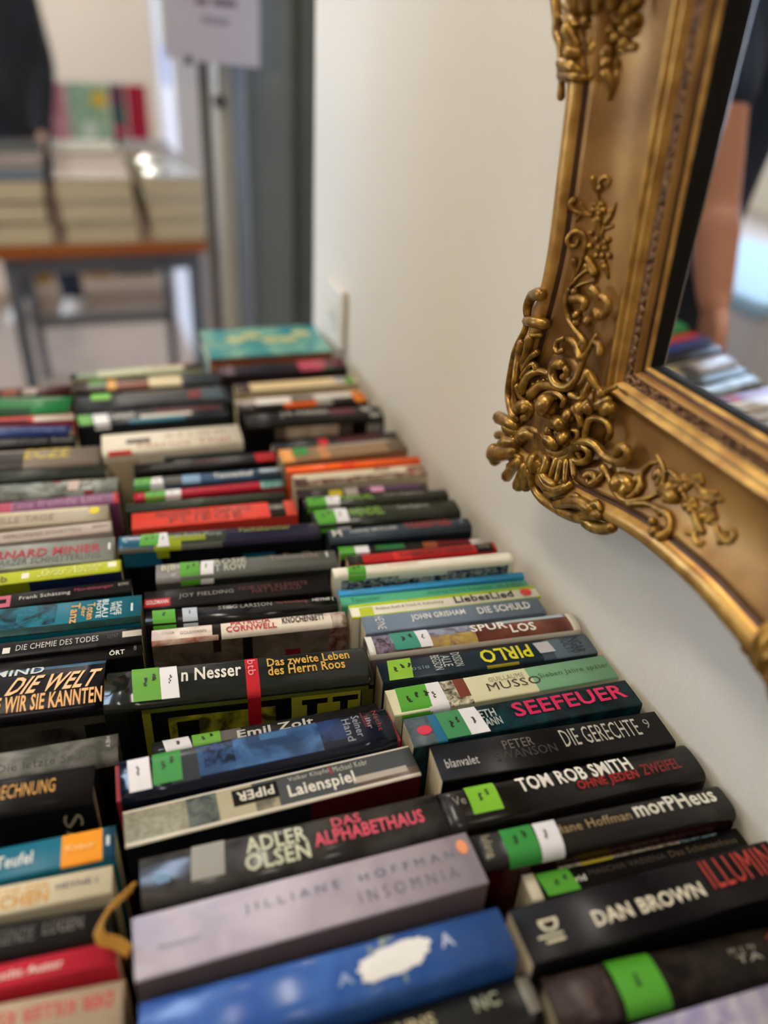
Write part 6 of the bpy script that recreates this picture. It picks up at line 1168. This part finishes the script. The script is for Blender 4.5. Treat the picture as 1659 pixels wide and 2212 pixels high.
def person(label, J, cols, vox, group=None, hands=True, parts=()):
    """J: joints. One continuous body; clothing and hair are its children"""
    V = {k: Vector(v) for k, v in J.items() if not k.startswith('hand') and k != 'face'}
    root = thing('person', label, 'person', (V['hip'].x, V['hip'].y, 0), 0, group); off = Vector((-V['hip'].x, -V['hip'].y, 0))
    V = {k: v+off for k, v in V.items()}
    up = (V['neck']-V['hip']).normalized(); face = Vector(J['face']).normalized(); sd = (V['shL']-V['shR']).normalized()
    def torso(m, g=0.):
        for q in (-1, 1):
            m.tube([V['hip']+sd*q*.085-up*.02, V['hip'].lerp(V['neck'], .38)+sd*q*.07, V['hip'].lerp(V['neck'], .72)+sd*q*.09, V['hip'].lerp(V['neck'], .9)+sd*q*.075], [.098+g, .092+g, .105+g, .075+g], DUM, 14, 4)
        m.tube([V['shL'], V['neck']-up*.06, V['shR']], [.056+g, .07+g, .056+g], DUM, 12, 4)
    def arm(m, s_, g=0., upto=1.):
        sh, el, wr = V['sh'+s_], V['el'+s_], V['wr'+s_]
        if upto < 1: m.tube([sh, sh.lerp(el, upto*.5), sh.lerp(el, upto)], [.056+g, .052+g, .052+g], DUM, 12, 3)
        elif upto < 2: m.tube([sh, sh.lerp(el, .5), el, el.lerp(wr, .3), wr], [.054+g, .049+g, .042+g, .044+g, .029+g], DUM, 12, 4)
    def leg(m, s_, g=0.):
        hp = V['hip']+sd*(.095 if s_ == 'L' else -.095)-up*.02; kn, an = V['kn'+s_], V['an'+s_]
        m.tube([hp, hp.lerp(kn, .5), kn, kn.lerp(an, .3), an], [.095+g, .078+g, .058+g, .057+g, .04+g], DUM, 12, 4)
    body = MB(); torso(body)
    for s_ in 'LR':
        arm(body, s_); leg(body, s_)
        body.tube([V['an'+s_]-Vector((0, 0, .03)), V['an'+s_]-Vector((0, 0, .05))+face*.09, V['an'+s_]-Vector((0, 0, .06))+face*.15], [.04, .036, .028], DUM, 10, 3)
    hd = V['head']; body.tube([V['neck']-up*.03, V['neck']+(hd-V['neck'])*.35], [.058, .055], DUM, 12, 3)
    body.ball(hd+Vector((0, 0, .02)), .092, DUM, 18, 12, (.9, 1.03, 1.08)); body.ball(hd-Vector((0, 0, .045))+face*.02, .07, DUM, 16, 10, (.9, 1, 1))
    fs = face.cross(Vector((0, 0, 1))).normalized()
    body.tube([hd+face*.088+Vector((0, 0, .015)), hd+face*.112-Vector((0, 0, .022))], [.009, .015], DUM, 8, 2)
    body.tube([hd+face*.088-Vector((0, 0, .055))-fs*.022, hd+face*.095-Vector((0, 0, .055)), hd+face*.088-Vector((0, 0, .055))+fs*.022], .007, DUM, 6, 2)
    for q in (-1, 1): body.ball(hd+fs*q*.085-face*.005, .026, DUM, 8, 6, (.5, .9, 1.2)); 
    for s_ in 'LR':
        h_ = J.get('hand'+s_)
        if h_: hand(body, V['wr'+s_]+(V['wr'+s_]-V['el'+s_]).normalized()*.005, h_[0], h_[1], h_[2], h_[3])
    bo_ = voxel(body, 'body', vox, mat(cols['skin'], .5, var=.05), root)
    eyes = MB()
    for q in (-1, 1): eyes.ball(hd+fs*q*.033+face*.082+Vector((0, 0, .012)), .0075, mat('#1c1612', .2), 8, 6)
    eyes.obj('eyes', bo_)
    cl = MB(); torso(cl, .016)
    for s_ in 'LR': arm(cl, s_, .013, cols.get('sleeve', .62))
    if cols.get('hem'): cl.tube([V['hip']+sd*.09-up*.06, V['hip']+up*.05, V['hip']-sd*.09-up*.06], [.118, .12, .118], DUM, 14, 4)
    voxel(cl, cols['topname'], vox*1.3, mat(cols['top'], .85, var=.12, scale=40), root)
    tr = MB()
    for s_ in 'LR': leg(tr, s_, .014)
    tr.tube([V['hip']+sd*.085, V['hip']+sd*.0-up*.03, V['hip']-sd*.085], [.108, .11, .108], DUM, 12, 3)
    voxel(tr, 'trousers', vox*1.3, mat(cols['trousers'], .85, var=.12, scale=40), root)
    for s_ in 'LR':
        so = MB(); a = V['an'+s_]; z = Vector((0, 0, 1)); so.tube([a-z*(a.z-.05)-face*.04, a-z*(a.z-.052)+face*.06, a-z*(a.z-.043)+face*.17], [.05, .047, .04], DUM, 12, 4)
        for i, v in enumerate(so.v):
            if v[2] < .003: so.v[i] = (v[0], v[1], .003)
        voxel(so, 'shoe', vox*1.2, mat(cols['shoe'], .6), root)
    hr = MB(); hr.ball(hd+Vector((0, 0, .045))-face*.022, .098, DUM, 16, 10, (.94, 1.0, .98))
    if cols.get('long'): hr.tube([hd-face*.06+Vector((0, 0, .04)), hd-face*.085-Vector((0, 0, .08)), hd-face*.08-Vector((0, 0, .2))], [.075, .075, .05], DUM, 12, 4)
    voxel(hr, 'hair', vox*1.2, mat(cols['hair'], .6, var=.25, scale=150), root)
    return root
person('person in a navy t-shirt and dark trousers standing left of the near table', dict(
    hip=(-.865, 1.475, .93), neck=(-.90, 1.345, 1.44), head=(-.89, 1.29, 1.60), face=(.35, -1, -.3), shL=(-.79, 1.33, 1.37), shR=(-1.04, 1.38, 1.37),
    elL=(-.748, 1.195, 1.04), wrL=(-.708, 1.10, .895), elR=(-1.13, 1.32, 1.10), wrR=(-1.12, 1.16, .95),
    knL=(-.785, 1.44, .49), anL=(-.785, 1.50, .085), knR=(-.955, 1.45, .49), anR=(-.96, 1.52, .085),
    handL=((.05, -.30, -.9), (.75, .3, .1), (.2, -.9, .1), .3), handR=((.2, -.6, -.6), (.5, .1, -.3), (.3, -.8, .4), .4)),
    dict(skin='#b57a5f', top='#1d2c44', topname='t_shirt', trousers='#161c28', shoe='#3a3a3c', hair='#2c2018', sleeve=.45, hem=1), .0045)
person('person in a black jacket with blond hair standing behind the far tables', dict(
    hip=(-.60, 4.12, .93), neck=(-.62, 4.06, 1.44), head=(-.62, 4.02, 1.60), face=(-.2, -1, -.15), shL=(-.45, 4.06, 1.37), shR=(-.80, 4.08, 1.37),
    elL=(-.405, 4.08, 1.10), wrL=(-.44, 3.98, .86), elR=(-.86, 4.06, 1.1), wrR=(-.80, 3.95, .88),
    knL=(-.46, 4.13, .49), anL=(-.42, 4.18, .085), knR=(-.66, 4.13, .49), anR=(-.655, 4.22, .085),
    handL=((-.1, -.3, -.9), (-.9, 0, 0), (0, -1, 0), .3), handR=((.1, -.3, -.9), (.9, 0, 0), (0, -1, 0), .3)),
    dict(skin='#c99a80', top='#15171c', topname='jacket', trousers='#1a2338', shoe='#d9d2ca', hair='#b08a4c', sleeve=1.5, hem=1, long=1), .01)
